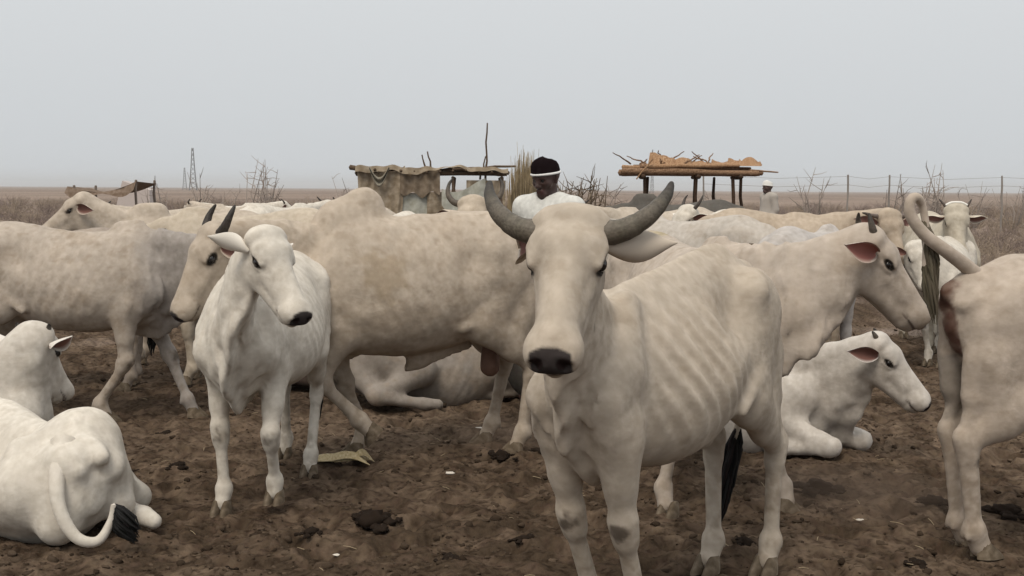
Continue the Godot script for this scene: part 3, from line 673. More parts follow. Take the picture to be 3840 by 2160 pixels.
func platform() -> void:
	var rng := RandomNumberGenerator.new()
	rng.seed = 81
	var bark := textured(plain(Color(0.43, 0.29, 0.19), 0.85, 0.25, true), noise_tex(82, 0.02, Color(0.5, 0.44, 0.4), Color.WHITE), 3.0)
	var dark := textured(plain(Color(0.11, 0.075, 0.055), 0.9, 0.2, true), noise_tex(83, 0.02, Color(0.6, 0.55, 0.5), Color.WHITE), 3.0)
	var mat := textured(plain(Color(0.50, 0.345, 0.22), 0.85, 0.2), noise_tex(84, 0.02, Color(0.6, 0.52, 0.46), Color.WHITE), 3.0)
	var o := thing("pole_platform", "raised platform of rough poles on thin forked legs, scraps of bark on top", "platform", Vector3(2.68, 0, -18.0), -0.05)
	for l in [[-0.76, -0.72, 0.42], [-0.70, -0.62, -0.45], [0.05, 0.03, 0.45], [0.14, 0.10, -0.40], [0.74, 0.56, 0.45], [0.88, 0.80, -0.42], [0.42, 0.40, -0.48]]:
		pole("leg", Vector3(l[0], -0.05, l[2]), Vector3(l[1], 1.70, l[2]), 0.030, 0.024, dark, o, rng, 0.05)
	for x in [-0.75, 0.05, 0.66]:
		pole("crossbeam", Vector3(x, 1.70, 0.62), Vector3(x + 0.03, 1.70, -0.62), 0.035, 0.03, dark, o, rng, 0.02)
	for k in 9:
		var z := 0.5 - k * 0.125
		pole("log", Vector3(-1.04 + rng.randf_range(-0.03, 0.1), 1.765 + rng.randf_range(-0.01, 0.012), z), Vector3(0.98 + rng.randf_range(-0.12, 0.05), 1.765 + rng.randf_range(-0.015, 0.015), z + rng.randf_range(-0.02, 0.02)), 0.052, 0.038, bark, o, rng, 0.02)
	for k in 12:
		var z := 0.50 - k * 0.09
		var x0 := -1.0 + rng.randf_range(-0.05, 0.5)
		pole("log", Vector3(x0, 1.845 + rng.randf_range(-0.012, 0.02), z), Vector3(x0 + rng.randf_range(1.2, 1.8), 1.84 + rng.randf_range(-0.02, 0.03), z + rng.randf_range(-0.05, 0.05)), rng.randf_range(0.026, 0.044), 0.024, bark if k % 3 else mat, o, rng, 0.03)
	for s in [[-0.48, 0.40, 0.20, 0.0], [-0.22, 0.36, 0.13, 0.3], [0.40, 0.34, 0.09, 0.6], [0.62, 0.30, 0.14, 0.1], [0.80, 0.34, 0.17, 0.8], [0.10, 0.3, 0.07, 0.4]]:
		put("bark_scrap", cloth_mesh(func(u, v):
			var top: float = s[2] * (0.45 + 0.55 * absf(fposmod(u * (0.5 + 1.1 * s[3]) + s[3] * 1.7, 1.0) * 2.0 - 1.0) - 0.25 * absf(fposmod(u * 2.7 + s[3], 1.0) - 0.5)) * (1.0 - 0.5 * u * s[3]) * (1.0 - smoothstep(0.9, 1.0, u)) + 0.02
			return Vector3(s[0] + (u - 0.5) * s[1] + 0.04 * v, 1.86 + top * v, 0.46 - 0.16 * v - 0.03 * sin(u * 7.0)), 10, 4), mat, o)
	for k in 12:
		var x := rng.randf_range(-0.95, 0.95)
		pole("twig", Vector3(x, 1.90, rng.randf_range(-0.4, 0.5)), Vector3(x + rng.randf_range(-0.3, 0.3), 1.95 + rng.randf_range(0.0, 0.14), rng.randf_range(-0.3, 0.6)), 0.014, 0.006, bark, o, rng, 0.03)
	pole("twig", Vector3(0.8, 1.80, 0.5), Vector3(1.2, 1.77, 0.55), 0.016, 0.01, bark, o, rng, 0.01)
	pole("twig", Vector3(-0.62, 1.95, 0.58), Vector3(-0.85, 1.66, 0.60), 0.014, 0.01, mat, o, rng, 0.01)

# A dry thorn shrub: forking twigs from one root.
func shrub_mesh(rng: RandomNumberGenerator, h: float, spread: float, stems: int, tint: Color) -> ArrayMesh:
	var st := [PackedVector3Array(), PackedVector3Array(), PackedColorArray(), PackedInt32Array()]
	for i in stems:
		var a := rng.randf() * TAU
		var lean := spread * sqrt(rng.randf())
		var hh := h * rng.randf_range(0.45, 1.0)
		var p0 := Vector3(cos(a) * 0.05, 0, sin(a) * 0.05)
		var p2 := Vector3(cos(a) * lean, hh, sin(a) * lean)
		var p1 := p0.lerp(p2, 0.5) + Vector3(rng.randf_range(-1, 1), rng.randf_range(-0.3, 0.5), rng.randf_range(-1, 1)) * 0.13 * h
		var c := tint * rng.randf_range(0.6, 1.25)
		st = tube([p0, p1, p2], [0.012 * h, 0.008 * h, 0.003 * h], 4, [c, c, c], st)
		for k in 4:
			var t := rng.randf_range(0.3, 0.95)
			var q := bez(p0, p1, p2, t)
			var e := q + Vector3(rng.randf_range(-1, 1), rng.randf_range(-0.2, 0.8), rng.randf_range(-1, 1)) * 0.22 * h
			st = tube([q, q.lerp(e, 0.5) + Vector3(rng.randf_range(-1, 1), rng.randf_range(-1, 1), 0) * 0.03 * h, e], [0.006 * h, 0.004 * h, 0.002 * h], 3, [c, c, c], st)
	return commit(st[0], st[1], st[2], st[3])

func scrub() -> void:
	var rng := RandomNumberGenerator.new()
	rng.seed = 91
	var m := plain(Color.WHITE, 0.95, 0.1, true)
	# the scrub belt: low dry brush beyond the yard, too dense to count
	for kind in 2:
		var mm := MultiMesh.new()
		mm.transform_format = MultiMesh.TRANSFORM_3D
		mm.mesh = shrub_mesh(rng, 1.0, 0.75, 26, [Color(0.27, 0.215, 0.19), Color(0.34, 0.275, 0.215)][kind])
		mm.instance_count = 2300
		for i in 2300:
			var d := 17.0 + 75.0 * pow(rng.randf(), 1.5)
			var x := rng.randf_range(-0.85, 0.85) * d
			var s := rng.randf_range(0.28, 0.62) * lerpf(0.8, 1.35, clampf((d - 17.0) / 50.0, 0.0, 1.0)) * (1.0 + 0.5 * wide.get_noise_2d(x * 0.6, d * 0.6))
			mm.set_instance_transform(i, Transform3D(Basis(Vector3.UP, rng.randf() * TAU).scaled(Vector3(s * 1.5, s, s * 1.5)), Vector3(x, -0.02, -d)))
		var o := MultiMeshInstance3D.new()
		o.name = ["dry_scrub", "dry_grass_brush"][kind]
		o.multimesh = mm
		o.material_override = m
		add_child(o)
		tag(o, ["belt of low brown thorn scrub covering the plain behind the herd", "pale dry brush mixed through the scrub belt behind the herd"][kind], "scrub", "", "stuff")
	# shrubs that stand up against the sky
	var tall := [
		[-8.87, 34.0, 1.95, 0.7, "wide dry shrub beneath the lattice mast"], [-8.80, 36.0, 1.8, 0.7, "low dry shrub right of the lattice mast"], [-8.37, 40.0, 2.5, 0.55, "spindly dead shrub with forked top left of the bull's hump"], [-8.17, 41.0, 2.3, 0.5, "crooked dead stem beside the spindly forked shrub"], [-6.28, 44.0, 2.2, 0.5, "thin dead shrub just left of the cloth shelter"],
		[2.42, 30.0, 2.05, 0.9, "leaning dead branches left of the pole platform"], [3.98, 33.0, 1.75, 0.8, "low dry shrub under the pole platform's left end"], [9.53, 38.0, 2.3, 0.7, "thin dead shrub right of the pole platform"], [12.89, 40.0, 2.2, 0.7, "dry shrub beside the middle fence post"], [14.59, 42.0, 2.2, 0.6, "dry shrub with several upright stems right of the middle fence post"],
		[13.45, 38.0, 2.5, 0.4, "tall thin dead stem above the raised tail"], [17.28, 45.0, 2.0, 0.9, "rounded dry bush near the far right fence post"], [18.86, 45.0, 1.9, 0.8, "low bush at the right edge of the skyline"], [5.24, 31.0, 1.7, 0.7, "small dry shrub behind the platform's legs"], [-13.32, 45.0, 1.9, 0.6, "small dead shrub left of the lattice mast"]]
	for t in tall:
		var d: float = t[1]
		var o := thing("dead_shrub", t[4], "shrub", Vector3(t[0], -0.02, -d), rng.randf() * TAU, "dead shrubs on the skyline")
		put("twigs", shrub_mesh(rng, t[2], t[3], 11, Color(0.33, 0.285, 0.255)), m, o)
	var heap := thing("brush_heap", "dark heap of cut thorn brush right of the man's shoulder", "brush", Vector3(1.02, 0, -19.5))
	put("branches", shrub_mesh(rng, 1.75, 0.55, 110, Color(0.20, 0.155, 0.115)), m, heap)

func fence() -> void:
	var rng := RandomNumberGenerator.new()
	rng.seed = 101
	var wood := plain(Color(0.27, 0.245, 0.225), 0.9, 0.2, true)
	var o := thing("wire_fence", "thin post and wire fence on the skyline at the right", "fence", Vector3(11.0, 0, -40.0))
	var xs := [-4.6, 0.22, 1.56, 5.36, 9.0]
	for x in xs:
		pole("post", Vector3(x, -0.1, 0), Vector3(x + rng.randf_range(-0.04, 0.04), 2.05, 0), 0.035, 0.03, wood, o, rng, 0.02)
	for y in [2.0, 1.72]:
		for i in xs.size() - 1:
			var s := tube([Vector3(xs[i], y, 0.03), Vector3((xs[i] + xs[i + 1]) * 0.5, y - 0.08, 0.03), Vector3(xs[i + 1], y, 0.03)], [0.005, 0.005, 0.005], 4)
			put("wire", commit(s[0], s[1], s[2], s[3]), wood, o)

func lattice_mast(label: String, x: float, z: float, h: float, w: float) -> void:
	var o := thing("lattice_mast", label, "mast", Vector3(x, 0, z), 0.3, "masts on the horizon")
	var m := plain(Color(0.16, 0.16, 0.165), 0.7)
	var half := func(t: float) -> float: return w * 0.5 * lerpf(1.0, 0.16, pow(t, 0.75))
	var cs := [Vector2(-1, -1), Vector2(1, -1), Vector2(1, 1), Vector2(-1, 1)]
	for c in cs:
		var pts := []
		var rr := []
		for i in 9:
			var t := i / 8.0
			pts.append(Vector3(c.x * half.call(t), h * t, c.y * half.call(t)))
			rr.append(w * 0.055)
		var s := tube(pts, rr, 4)
		put("leg", commit(s[0], s[1], s[2], s[3]), m, o)
	var n := 9
	for i in n:
		var t0 := float(i) / n
		var t1 := float(i + 1) / n
		for k in 4:
			var a: Vector2 = cs[k]
			var b: Vector2 = cs[(k + 1) % 4]
			var h0: float = half.call(t0)
			var h1: float = half.call(t1)
			var s := tube([Vector3(a.x * h0, h * t0, a.y * h0), Vector3(b.x * h1, h * t1, b.y * h1)], [w * 0.03, w * 0.03], 4)
			put("brace", commit(s[0], s[1], s[2], s[3]), m, o)

func far_camp() -> void:
	var rng := RandomNumberGenerator.new()
	rng.seed = 111
	var wood := plain(Color(0.2, 0.165, 0.14), 0.9, 0.2, true)
	var brown := textured(plain(Color(0.26, 0.205, 0.165), 0.95, 0.1), noise_tex(112, 0.02, Color(0.6, 0.55, 0.5), Color.WHITE), 0.8)
	var o := thing("slung_awning", "sagging brown awning slung between poles on the left skyline", "awning", Vector3(-9.9, 0, -29.0))
	for x in [-0.72, 0.78]:
		for z in [0.0, -1.5]:
			pole("pole", Vector3(x, -0.05, z), Vector3(x, 1.52 if x < 0 else 1.66, z), 0.04, 0.03, wood, o, rng, 0.04)
	put("awning_cloth", cloth_mesh(func(u, v): return Vector3(lerpf(-0.85, 0.82, u), 1.50 + 0.13 * u * u - 0.16 * sin(PI * u) - 0.26 * v * (0.6 + 0.4 * sin(u * 9.0)), lerpf(0.1, 0.3, v) + 0.03 * sin(u * 14.0)), 30, 6), brown, o)
	put("awning_cloth", cloth_mesh(func(u, v): return Vector3(lerpf(-0.85, 0.82, u), 1.50 + 0.13 * u * u - 0.16 * sin(PI * u) - 0.05 * v, lerpf(0.1, -1.6, v)), 24, 6), brown, o)
	var pale := plain(Color(0.44, 0.39, 0.37), 0.9)
	var t := thing("canvas_tent", "small whitish peaked tent beside the sagging awning", "tent", Vector3(-18.3, 0, -57.5), 0.15)
	var P := [Vector3(-0.3, 1.78, 0.8), Vector3(-0.3, 1.78, -0.8), Vector3(-0.7, 0.0, 1.0), Vector3(-0.7, 0, -1.0), Vector3(0.95, 1.35, 0.9), Vector3(0.95, 1.35, -0.9), Vector3(1.0, 0, 1.0), Vector3(1.0, 0, -1.0)]
	for f in [["roof", [0, 1, 3, 2]], ["roof", [0, 4, 5, 1]], ["side_wall", [4, 6, 7, 5]], ["gable", [0, 2, 6, 4]], ["gable", [1, 5, 7, 3]]]:
		var q: Array = f[1]
		put(f[0], cloth_mesh(func(u, v): return P[q[0]].lerp(P[q[1]], u).lerp(P[q[3]].lerp(P[q[2]], u), v) + Vector3(0, -0.05 * sin(PI * u) * sin(PI * v), 0), 8, 8), pale, t)
	lattice_mast("tall grey lattice mast fading into the haze on the left skyline", -150.0, -562.0, 19.8, 3.6)
	lattice_mast("shorter faint mast left of the tall lattice mast", -178.0, -650.0, 12.0, 2.4)
	lattice_mast("faintest stubby mast farther left of the tall lattice mast", -212.0, -710.0, 8.2, 1.6)
	lattice_mast("thin faint mast above the pole platform", 71.0, -610.0, 22.0, 1.5)
# ------------------------------------------------------------------ zebu cattle
# Axes of an animal: x forward, y up, z to its right; metres; feet at y = 0. Head axes: x to the muzzle, y out of the forehead, z to the right; origin at the poll.
const COW := [[-0.76, 1.07, 0.93, 0.05, 0.5], [-0.71, 1.13, 0.85, 0.115, 0.5], [-0.60, 1.20, 0.76, 0.175, 0.5], [-0.46, 1.25, 0.69, 0.215, 0.53], [-0.30, 1.235, 0.615, 0.235, 0.5], [-0.12, 1.205, 0.565, 0.27, 0.43], [0.06, 1.19, 0.55, 0.285, 0.40], [0.22, 1.195, 0.56, 0.27, 0.42], [0.38, 1.215, 0.59, 0.225, 0.45], [0.52, 1.17, 0.62, 0.18, 0.45], [0.64, 1.05, 0.68, 0.12, 0.5], [0.70, 0.95, 0.76, 0.05, 0.5]]
const BULL := [[-0.76, 1.09, 0.95, 0.06, 0.5], [-0.71, 1.16, 0.86, 0.13, 0.5], [-0.60, 1.25, 0.74, 0.20, 0.55], [-0.46, 1.295, 0.67, 0.24, 0.6], [-0.30, 1.30, 0.60, 0.255, 0.5], [-0.12, 1.285, 0.555, 0.285, 0.45], [0.06, 1.275, 0.54, 0.30, 0.42], [0.22, 1.285, 0.55, 0.29, 0.43], [0.38, 1.27, 0.57, 0.25, 0.46], [0.52, 1.15, 0.60, 0.20, 0.46], [0.64, 1.04, 0.66, 0.15, 0.5], [0.71, 0.98, 0.75, 0.06, 0.5]]

const GAUNT := [[-0.76, 1.07, 0.93, 0.05, 0.5], [-0.71, 1.13, 0.85, 0.11, 0.5], [-0.60, 1.20, 0.76, 0.165, 0.5], [-0.46, 1.255, 0.68, 0.20, 0.5], [-0.30, 1.235, 0.60, 0.22, 0.45], [-0.12, 1.20, 0.55, 0.25, 0.40], [0.06, 1.17, 0.535, 0.245, 0.37], [0.18, 1.145, 0.55, 0.205, 0.38], [0.28, 1.11, 0.58, 0.16, 0.42], [0.37, 1.05, 0.62, 0.125, 0.45], [0.45, 0.97, 0.68, 0.085, 0.5], [0.50, 0.90, 0.76, 0.04, 0.5]]

const RECLINE := [[-0.74, 1.02, 0.86, 0.06, 0.5], [-0.68, 1.12, 0.80, 0.13, 0.5], [-0.58, 1.205, 0.73, 0.18, 0.5], [-0.48, 1.25, 0.68, 0.20, 0.5], [-0.38, 1.215, 0.64, 0.205, 0.5], [-0.28, 1.185, 0.615, 0.22, 0.48], [-0.12, 1.205, 0.58, 0.27, 0.43], [0.06, 1.235, 0.57, 0.29, 0.42], [0.22, 1.24, 0.57, 0.275, 0.43], [0.38, 1.23, 0.60, 0.225, 0.45], [0.52, 1.17, 0.63, 0.18, 0.45], [0.64, 1.05, 0.68, 0.12, 0.5], [0.70, 0.95, 0.76, 0.05, 0.5]]

func head_frame(S: Dictionary) -> Transform3D:
	var yaw := deg_to_rad(S.get("head_yaw", 0.0))      # + turns to the animal's right
	var pitch := deg_to_rad(S.get("head_pitch", -40.0))
	var b := Basis(Vector3.UP, -yaw) * Basis(Vector3(0, 0, 1), pitch) * Basis(Vector3(1, 0, 0), deg_to_rad(S.get("head_roll", 0.0)))
	return Transform3D(b * S.get("head_size", 0.93), S.head_at)

func bez(a: Vector3, b: Vector3, c: Vector3, t: float) -> Vector3:
	return a.lerp(b, t).lerp(b.lerp(c, t), t)

func head_prims(S: Dictionary) -> Array:
	var T := head_frame(S)
	var hs: float = S.get("head_size", 0.93)
	var zx: Vector3 = T.basis.z.normalized()
	var eo: float = S.get("eye_open", 0.0)
	var out := []
	var add := func(a: Vector3, b: Vector3, ra: float, rb: float, k: float, f := 1.0, cut := false):
		out.append(cap(T * a, T * b, ra * hs, rb * hs, k, zx if f != 1.0 else Vector3.ZERO, f, cut))
	add.call(Vector3(0.03, -0.048, 0), Vector3(0.12, -0.048, 0), 0.093, 0.088, 0.04)
	add.call(Vector3(0.14, -0.05, 0), Vector3(0.40, -0.054, 0), 0.080, 0.057, 0.05, 1.04)
	add.call(Vector3(0.12, 0.002, 0), Vector3(0.41, -0.018, 0), 0.052, 0.037, 0.04)
	add.call(Vector3(0.005, 0.012, -0.05), Vector3(0.005, 0.012, 0.05), 0.048, 0.048, 0.05)
	add.call(Vector3(0.10, 0.012, -0.03), Vector3(0.10, 0.012, 0.03), 0.05, 0.05, 0.05)
	add.call(Vector3(0.412, -0.050, -0.028), Vector3(0.412, -0.050, 0.028), 0.051, 0.051, 0.03)
	add.call(Vector3(0.446, -0.046, -0.029), Vector3(0.446, -0.046, 0.029), 0.041, 0.041, 0.03)
	for s in [-1.0, 1.0]:
		add.call(Vector3(0.083, 0.004, 0.076 * s), Vector3(0.133, -0.004, 0.080 * s), 0.034, 0.026, 0.03)
		add.call(Vector3(0.075, -0.152, 0.043 * s), Vector3(0.35, -0.116, 0.020 * s), 0.044, 0.028, 0.05)
		add.call(Vector3(0.08, -0.10, 0.042 * s), Vector3(0.15, -0.095, 0.040 * s), 0.060, 0.050, 0.03, 1.3)
		add.call(Vector3(0.19, -0.055, 0.056 * s), Vector3(0.30, -0.06, 0.042 * s), 0.020, 0.014, 0.03)
		add.call(Vector3(0.01, 0.005, 0.075 * s), Vector3(0.01, 0.005, 0.088 * s), 0.034, 0.026, 0.03)
		add.call(Vector3(0.40, -0.075, 0.044 * s), Vector3(0.435, -0.074, 0.040 * s), 0.024, 0.022, 0.02)
	add.call(Vector3(0.34, -0.110, 0), Vector3(0.432, -0.104, 0), 0.034, 0.030, 0.02)
	add.call(Vector3(0.40, -0.118, -0.014), Vector3(0.40, -0.118, 0.014), 0.028, 0.028, 0.02)
	for s in [-1.0, 1.0]:
		add.call(Vector3(0.490, -0.022, 0.024 * s), Vector3(0.480, -0.048, 0.046 * s), 0.010, 0.014, 0.012, 1.0, true)
		add.call(Vector3(0.36, -0.094, 0.066 * s), Vector3(0.480, -0.094, 0.02 * s), 0.003, 0.005, 0.012, 1.0, true)
		add.call(Vector3(0.122, -0.021, 0.127 * s), Vector3(0.142, -0.023, 0.123 * s), 0.024, 0.024, 0.018, 1.0, true)
		add.call(Vector3(0.098, -0.004 + 0.008 * eo, 0.100 * s), Vector3(0.156, -0.006 + 0.006 * eo, 0.091 * s), 0.016, 0.013, 0.010)
		add.call(Vector3(0.106, -0.045 - 0.006 * eo, 0.094 * s), Vector3(0.158, -0.038 - 0.005 * eo, 0.087 * s), 0.012, 0.011, 0.010)
	return out

func leg_points(S: Dictionary, name: String) -> Array:
	# joints of one leg from the shoulder or hip down to the hoof
	var s := 1.0 if name[1] == "r" else -1.0
	var front := name[0] == "f"
	var foot: Vector3 = S.get(name, Vector3(0.42 if front else -0.60, 0, 0.15 * s))
	var fet: Vector3 = S.get(name + "_fetlock", foot + Vector3(-0.055, 0.115, 0))
	if front:
		var elbow := Vector3(0.37, 0.70, 0.155 * s * S.get("shoulder", 1.0))
		var knee: Vector3 = S.get(name + "_knee", elbow.lerp(fet, 0.53) + Vector3(0.025, 0, 0.0))
		return [Vector3(0.40, 1.02, 0.125 * s), Vector3(0.53 + S.get("chest", 0.0) * 0.6, 0.81, 0.15 * s * S.get("shoulder", 1.0)), elbow, knee, fet, foot]
	var stifle: Vector3 = S.get(name + "_stifle", Vector3(-0.40 + (foot.x + 0.6) * 0.3, 0.71, 0.165 * s))
	var hock: Vector3 = S.get(name + "_knee", Vector3(-0.685 + (foot.x + 0.6) * 0.65, 0.475 + foot.y * 0.5, 0.14 * s * 0.4 + foot.z * 0.6))
	return [Vector3(-0.50, 1.0, 0.13 * s), Vector3(-0.64, 0.95, 0.095 * s), stifle, hock, fet, foot]

func cow_prims(S: Dictionary) -> Array:
	var P := []
	var Z := Vector3(0, 0, 1)
	var bull: bool = S.get("bull", false)
	var drop: float = S.get("drop", 0.0)
	var roll: float = S.get("roll", 0.0)
	var gaunt: float = S.get("gaunt", 1.0)
	var th: float = S.get("thick", 1.07)
	var R := Transform3D(Basis(Vector3(1, 0, 0), -roll), Vector3(0, 0.85 - drop, 0)) * Transform3D(Basis(), Vector3(0, -0.85, 0))   # places trunk points of a lying animal
	var sx: float = S.get("chest", 0.0) * 0.6
	var sw: float = S.get("shoulder", 1.0)
	var hump: Array = S.get("hump", [0.36, 1.20, 0.07, 0.05])
	# hump, withers, hips, pin bones
	P.append(cap(R * Vector3(hump[0] + 0.04, hump[1] - 0.02, 0), R * Vector3(hump[0] - 0.06, hump[1], 0), hump[2], hump[3], 0.06, R.basis.z, 1.5))
	if hump.size() > 4:
		P.append(cap(R * Vector3(hump[0] - 0.02, hump[1], 0), R * Vector3(hump[0] - 0.10, hump[4], 0), hump[2] * 0.9, hump[3], 0.08, R.basis.z, 1.5))
	for s in [-1.0, 1.0]:
		P.append(cap(R * Vector3(-0.43, 1.09, 0.185 * s), R * Vector3(-0.48, 1.12, 0.14 * s), 0.030 * gaunt, 0.03, 0.055))
		P.append(cap(R * Vector3(0.385 + sx, 1.10 + sx * 0.4, 0.105 * s * sw), R * Vector3(0.465 + sx, 0.90, 0.192 * s * sw), 0.022, 0.030, 0.035))
		if drop == 0.0:
			P.append(cap(Vector3(-0.40, 0.80, 0.205 * s), Vector3(-0.25, 0.69, 0.225 * s), 0.022, 0.014, 0.05))
			P.append(cap(Vector3(0.325, 0.735, 0.165 * s * sw), Vector3(0.335, 0.70, 0.165 * s * sw), 0.050, 0.042, 0.03))
		P.append(cap(R * Vector3(-0.70, 1.06, 0.085 * s), R * Vector3(-0.735, 1.045, 0.08 * s), 0.04, 0.03, 0.06))
		P.append(cap(R * Vector3(0.36 + sx, 1.12 + sx * 0.4, 0.085 * s * sw), R * Vector3(0.46 + sx, 0.88, 0.165 * s * sw), 0.055, 0.09, 0.05, R.basis.z, 1.5))
	P.append(cap(R * Vector3(-0.66, 1.13, 0), R * Vector3(-0.755, 1.10, 0), 0.05, 0.032, 0.06))
	# legs
	var names: Array = S.get("legs", ["fl", "fr", "hl", "hr"])
	for nm in names:
		var J := leg_points(S, nm)
		if nm[0] == "f":
			P.append(cap(J[1], J[2], 0.095, 0.080, 0.05, Z, 1.35))
			P.append(cap(J[2] + Vector3(0.01, 0.02, 0), J[3], 0.072 * th, 0.037 * th, 0.05, Z, 1.15))
			P.append(cap(J[2] + Vector3(-0.03, -0.04, 0), J[2].lerp(J[3], 0.5), 0.05, 0.04, 0.05))
			var dn: Vector3 = (J[4] - J[3]).normalized()
			P.append(cap(J[3] - dn * 0.03, J[3] + dn * 0.035, 0.046 * th, 0.040 * th, 0.02))
			P.append(cap(J[3] + Vector3(0.006, 0, 0), J[4], 0.027 * th, 0.026 * th, 0.02))
			P.append(cap(J[3] + Vector3(-0.022, -0.02, 0), J[4] + Vector3(-0.016, 0.02, 0), 0.016 * th, 0.017 * th, 0.012))
			P.append(cap(J[3] + Vector3(-0.04, 0.01, 0), J[3] + Vector3(-0.03, -0.02, 0), 0.018, 0.016, 0.02))
		else:
			P.append(cap(J[0], J[2], 0.155, 0.100, 0.06, Z, 1.8))
			P.append(cap(J[1], J[1].lerp(J[3], 0.55) + Vector3(-0.015, 0, 0), 0.085, 0.055, 0.05, Z, 1.35))
			P.append(cap(J[1] + Vector3(0.03, -0.12, 0.03 * signf(J[3].z)), J[2].lerp(J[3], 0.55), 0.10, 0.062 * th, 0.05, Z, 1.5))
			P.append(cap(J[2], J[3], 0.090 * th, 0.036 * th, 0.045, Z, 1.3))
			var up: Vector3 = (J[2] - J[3]).normalized()
			var dn: Vector3 = (J[4] - J[3]).normalized()
			var heel: Vector3 = (-up - dn).normalized() * -1.0
			P.append(cap(J[1].lerp(J[3], 0.62), J[3] + Vector3(-0.03, 0.03, 0), 0.03, 0.02, 0.05))
			P.append(cap(J[3] + Vector3(-0.028, 0.03, 0), J[3] - dn * -0.05, 0.03, 0.037, 0.03))
			P.append(cap(J[3] + Vector3(0.008, 0, 0), J[4], 0.029 * th, 0.026 * th, 0.025))
			P.append(cap(J[3] + Vector3(-0.026, 0.01, 0), J[4] + Vector3(-0.016, 0.02, 0), 0.019 * th, 0.017 * th, 0.015))
		P.append(cap(J[4], J[4] + Vector3(-0.015, 0.005, 0), 0.036 * th, 0.03, 0.02))
		for dz in [-0.02, 0.02]:
			P.append(cap(J[4] + Vector3(-0.034, -0.012, dz), J[4] + Vector3(-0.045, -0.03, dz), 0.013, 0.009, 0.008))
		P.append(cap(J[4], J[5] + (J[4] - J[5]).normalized() * 0.05, 0.033 * th, 0.036 * th, 0.03))
	# neck: an upper and a lower chain, and the dewlap as a thin hanging sheet
	var T := head_frame(S)
	var u0: Vector3 = R * Vector3(0.40 + S.get("chest", 0.0) * 0.5, S.get("crest", 1.10 if bull else 1.12), 0)
	var ch: float = S.get("chest", 0.0)
	var l0: Vector3 = R * Vector3(0.55 + ch, 0.86, 0)
	var u2: Vector3 = T * Vector3(0.0, -0.03, 0)
	var l2: Vector3 = T * Vector3(0.05, -0.125, 0)
	var bow: Vector3 = S.get("neck_bow", Vector3(0.12, 0.0, 0))
	var u1: Vector3 = (u0 + u2) * 0.5 + bow
	var l1: Vector3 = (l0 + l2) * 0.5 + bow * 1.1 + Vector3(0, -0.02, 0)
	var nw: float = S.get("neck_width", 1.0)
	var dew: float = S.get("dewlap", 0.10)
	var steps := 4
	for i in steps:
		var t0 := float(i) / steps
		var t1 := float(i + 1) / steps
		var ua := bez(u0, u1, u2, t0)
		var ub := bez(u0, u1, u2, t1)
		var la := bez(l0, l1, l2, t0)
		var lb := bez(l0, l1, l2, t1)
		var side: Vector3 = (ub - ua).cross(ua - la).normalized()
		P.append(cap(ua, ub, lerpf(0.10, 0.078, t0) * nw, lerpf(0.10, 0.078, t1) * nw, 0.035, side, 1.2))
		P.append(cap(la, lb, lerpf(0.15, 0.078, t0) * nw, lerpf(0.15, 0.078, t1) * nw, 0.04, side, 1.35))
		P.append(cap(ua.lerp(la, 0.5), ub.lerp(lb, 0.5), lerpf(0.13, 0.088, t0) * nw, lerpf(0.13, 0.088, t1) * nw, 0.035, side, 1.25))
		if dew > 0.0:
			var da: Vector3 = (la - ua).normalized()
			var db: Vector3 = (lb - ub).normalized()
			var wa := dew * lerpf(1.15, 0.45, t0)
			var wb := dew * lerpf(1.15, 0.45, t1)
			var oa: float = lerpf(0.13, 0.075, t0) * nw
			var ob: float = lerpf(0.13, 0.075, t1) * nw
			var sway: Vector3 = side * 0.012 * (1.0 if i % 2 == 0 else -1.0)
			P.append(cap(la + da * oa + sway, lb + db * ob - sway, wa, wb, 0.035, side, lerpf(wa, wb, 0.5) / 0.030))
	if dew > 0.0:
		P.append(cap(R * Vector3(0.63 + ch, 0.72, 0), R * Vector3(0.50 + ch, 0.60, 0.0), dew * 0.95, dew * 0.7, 0.07, R.basis.z, dew / 0.03))
		P.append(cap(R * Vector3(0.50 + ch, 0.60, 0), R * Vector3(0.30 + ch, 0.56, 0.0), dew * 0.7, 0.03, 0.06, R.basis.z, dew / 0.04))
	P.append(cap(R * Vector3(0.58 + ch, 0.80, 0), R * Vector3(0.52 + ch, 0.66, 0), 0.11, 0.09, 0.06))
	if bull:
		P.append(cap(R * Vector3(-0.34, 0.58, 0), R * Vector3(-0.06, 0.525, 0), 0.02, 0.055, 0.05, R.basis.z, 1.6))
		P.append(cap(R * Vector3(-0.08, 0.51, 0), R * Vector3(0.0, 0.468, 0), 0.034, 0.018, 0.04))
	elif S.get("udder", 0.0) > 0.0:
		P.append(cap(R * Vector3(-0.40, 0.62, 0), R * Vector3(-0.36, 0.57, 0), 0.12 * S.udder, 0.10 * S.udder, 0.06))
	P.append_array(S.get("extra", []))
	P.append_array(head_prims(S))
	return P

func blotch(p: Vector3, scale: float, lo: float, hi: float) -> float:
	return smoothstep(lo, hi, patch_noise.get_noise_3dv(p * scale))

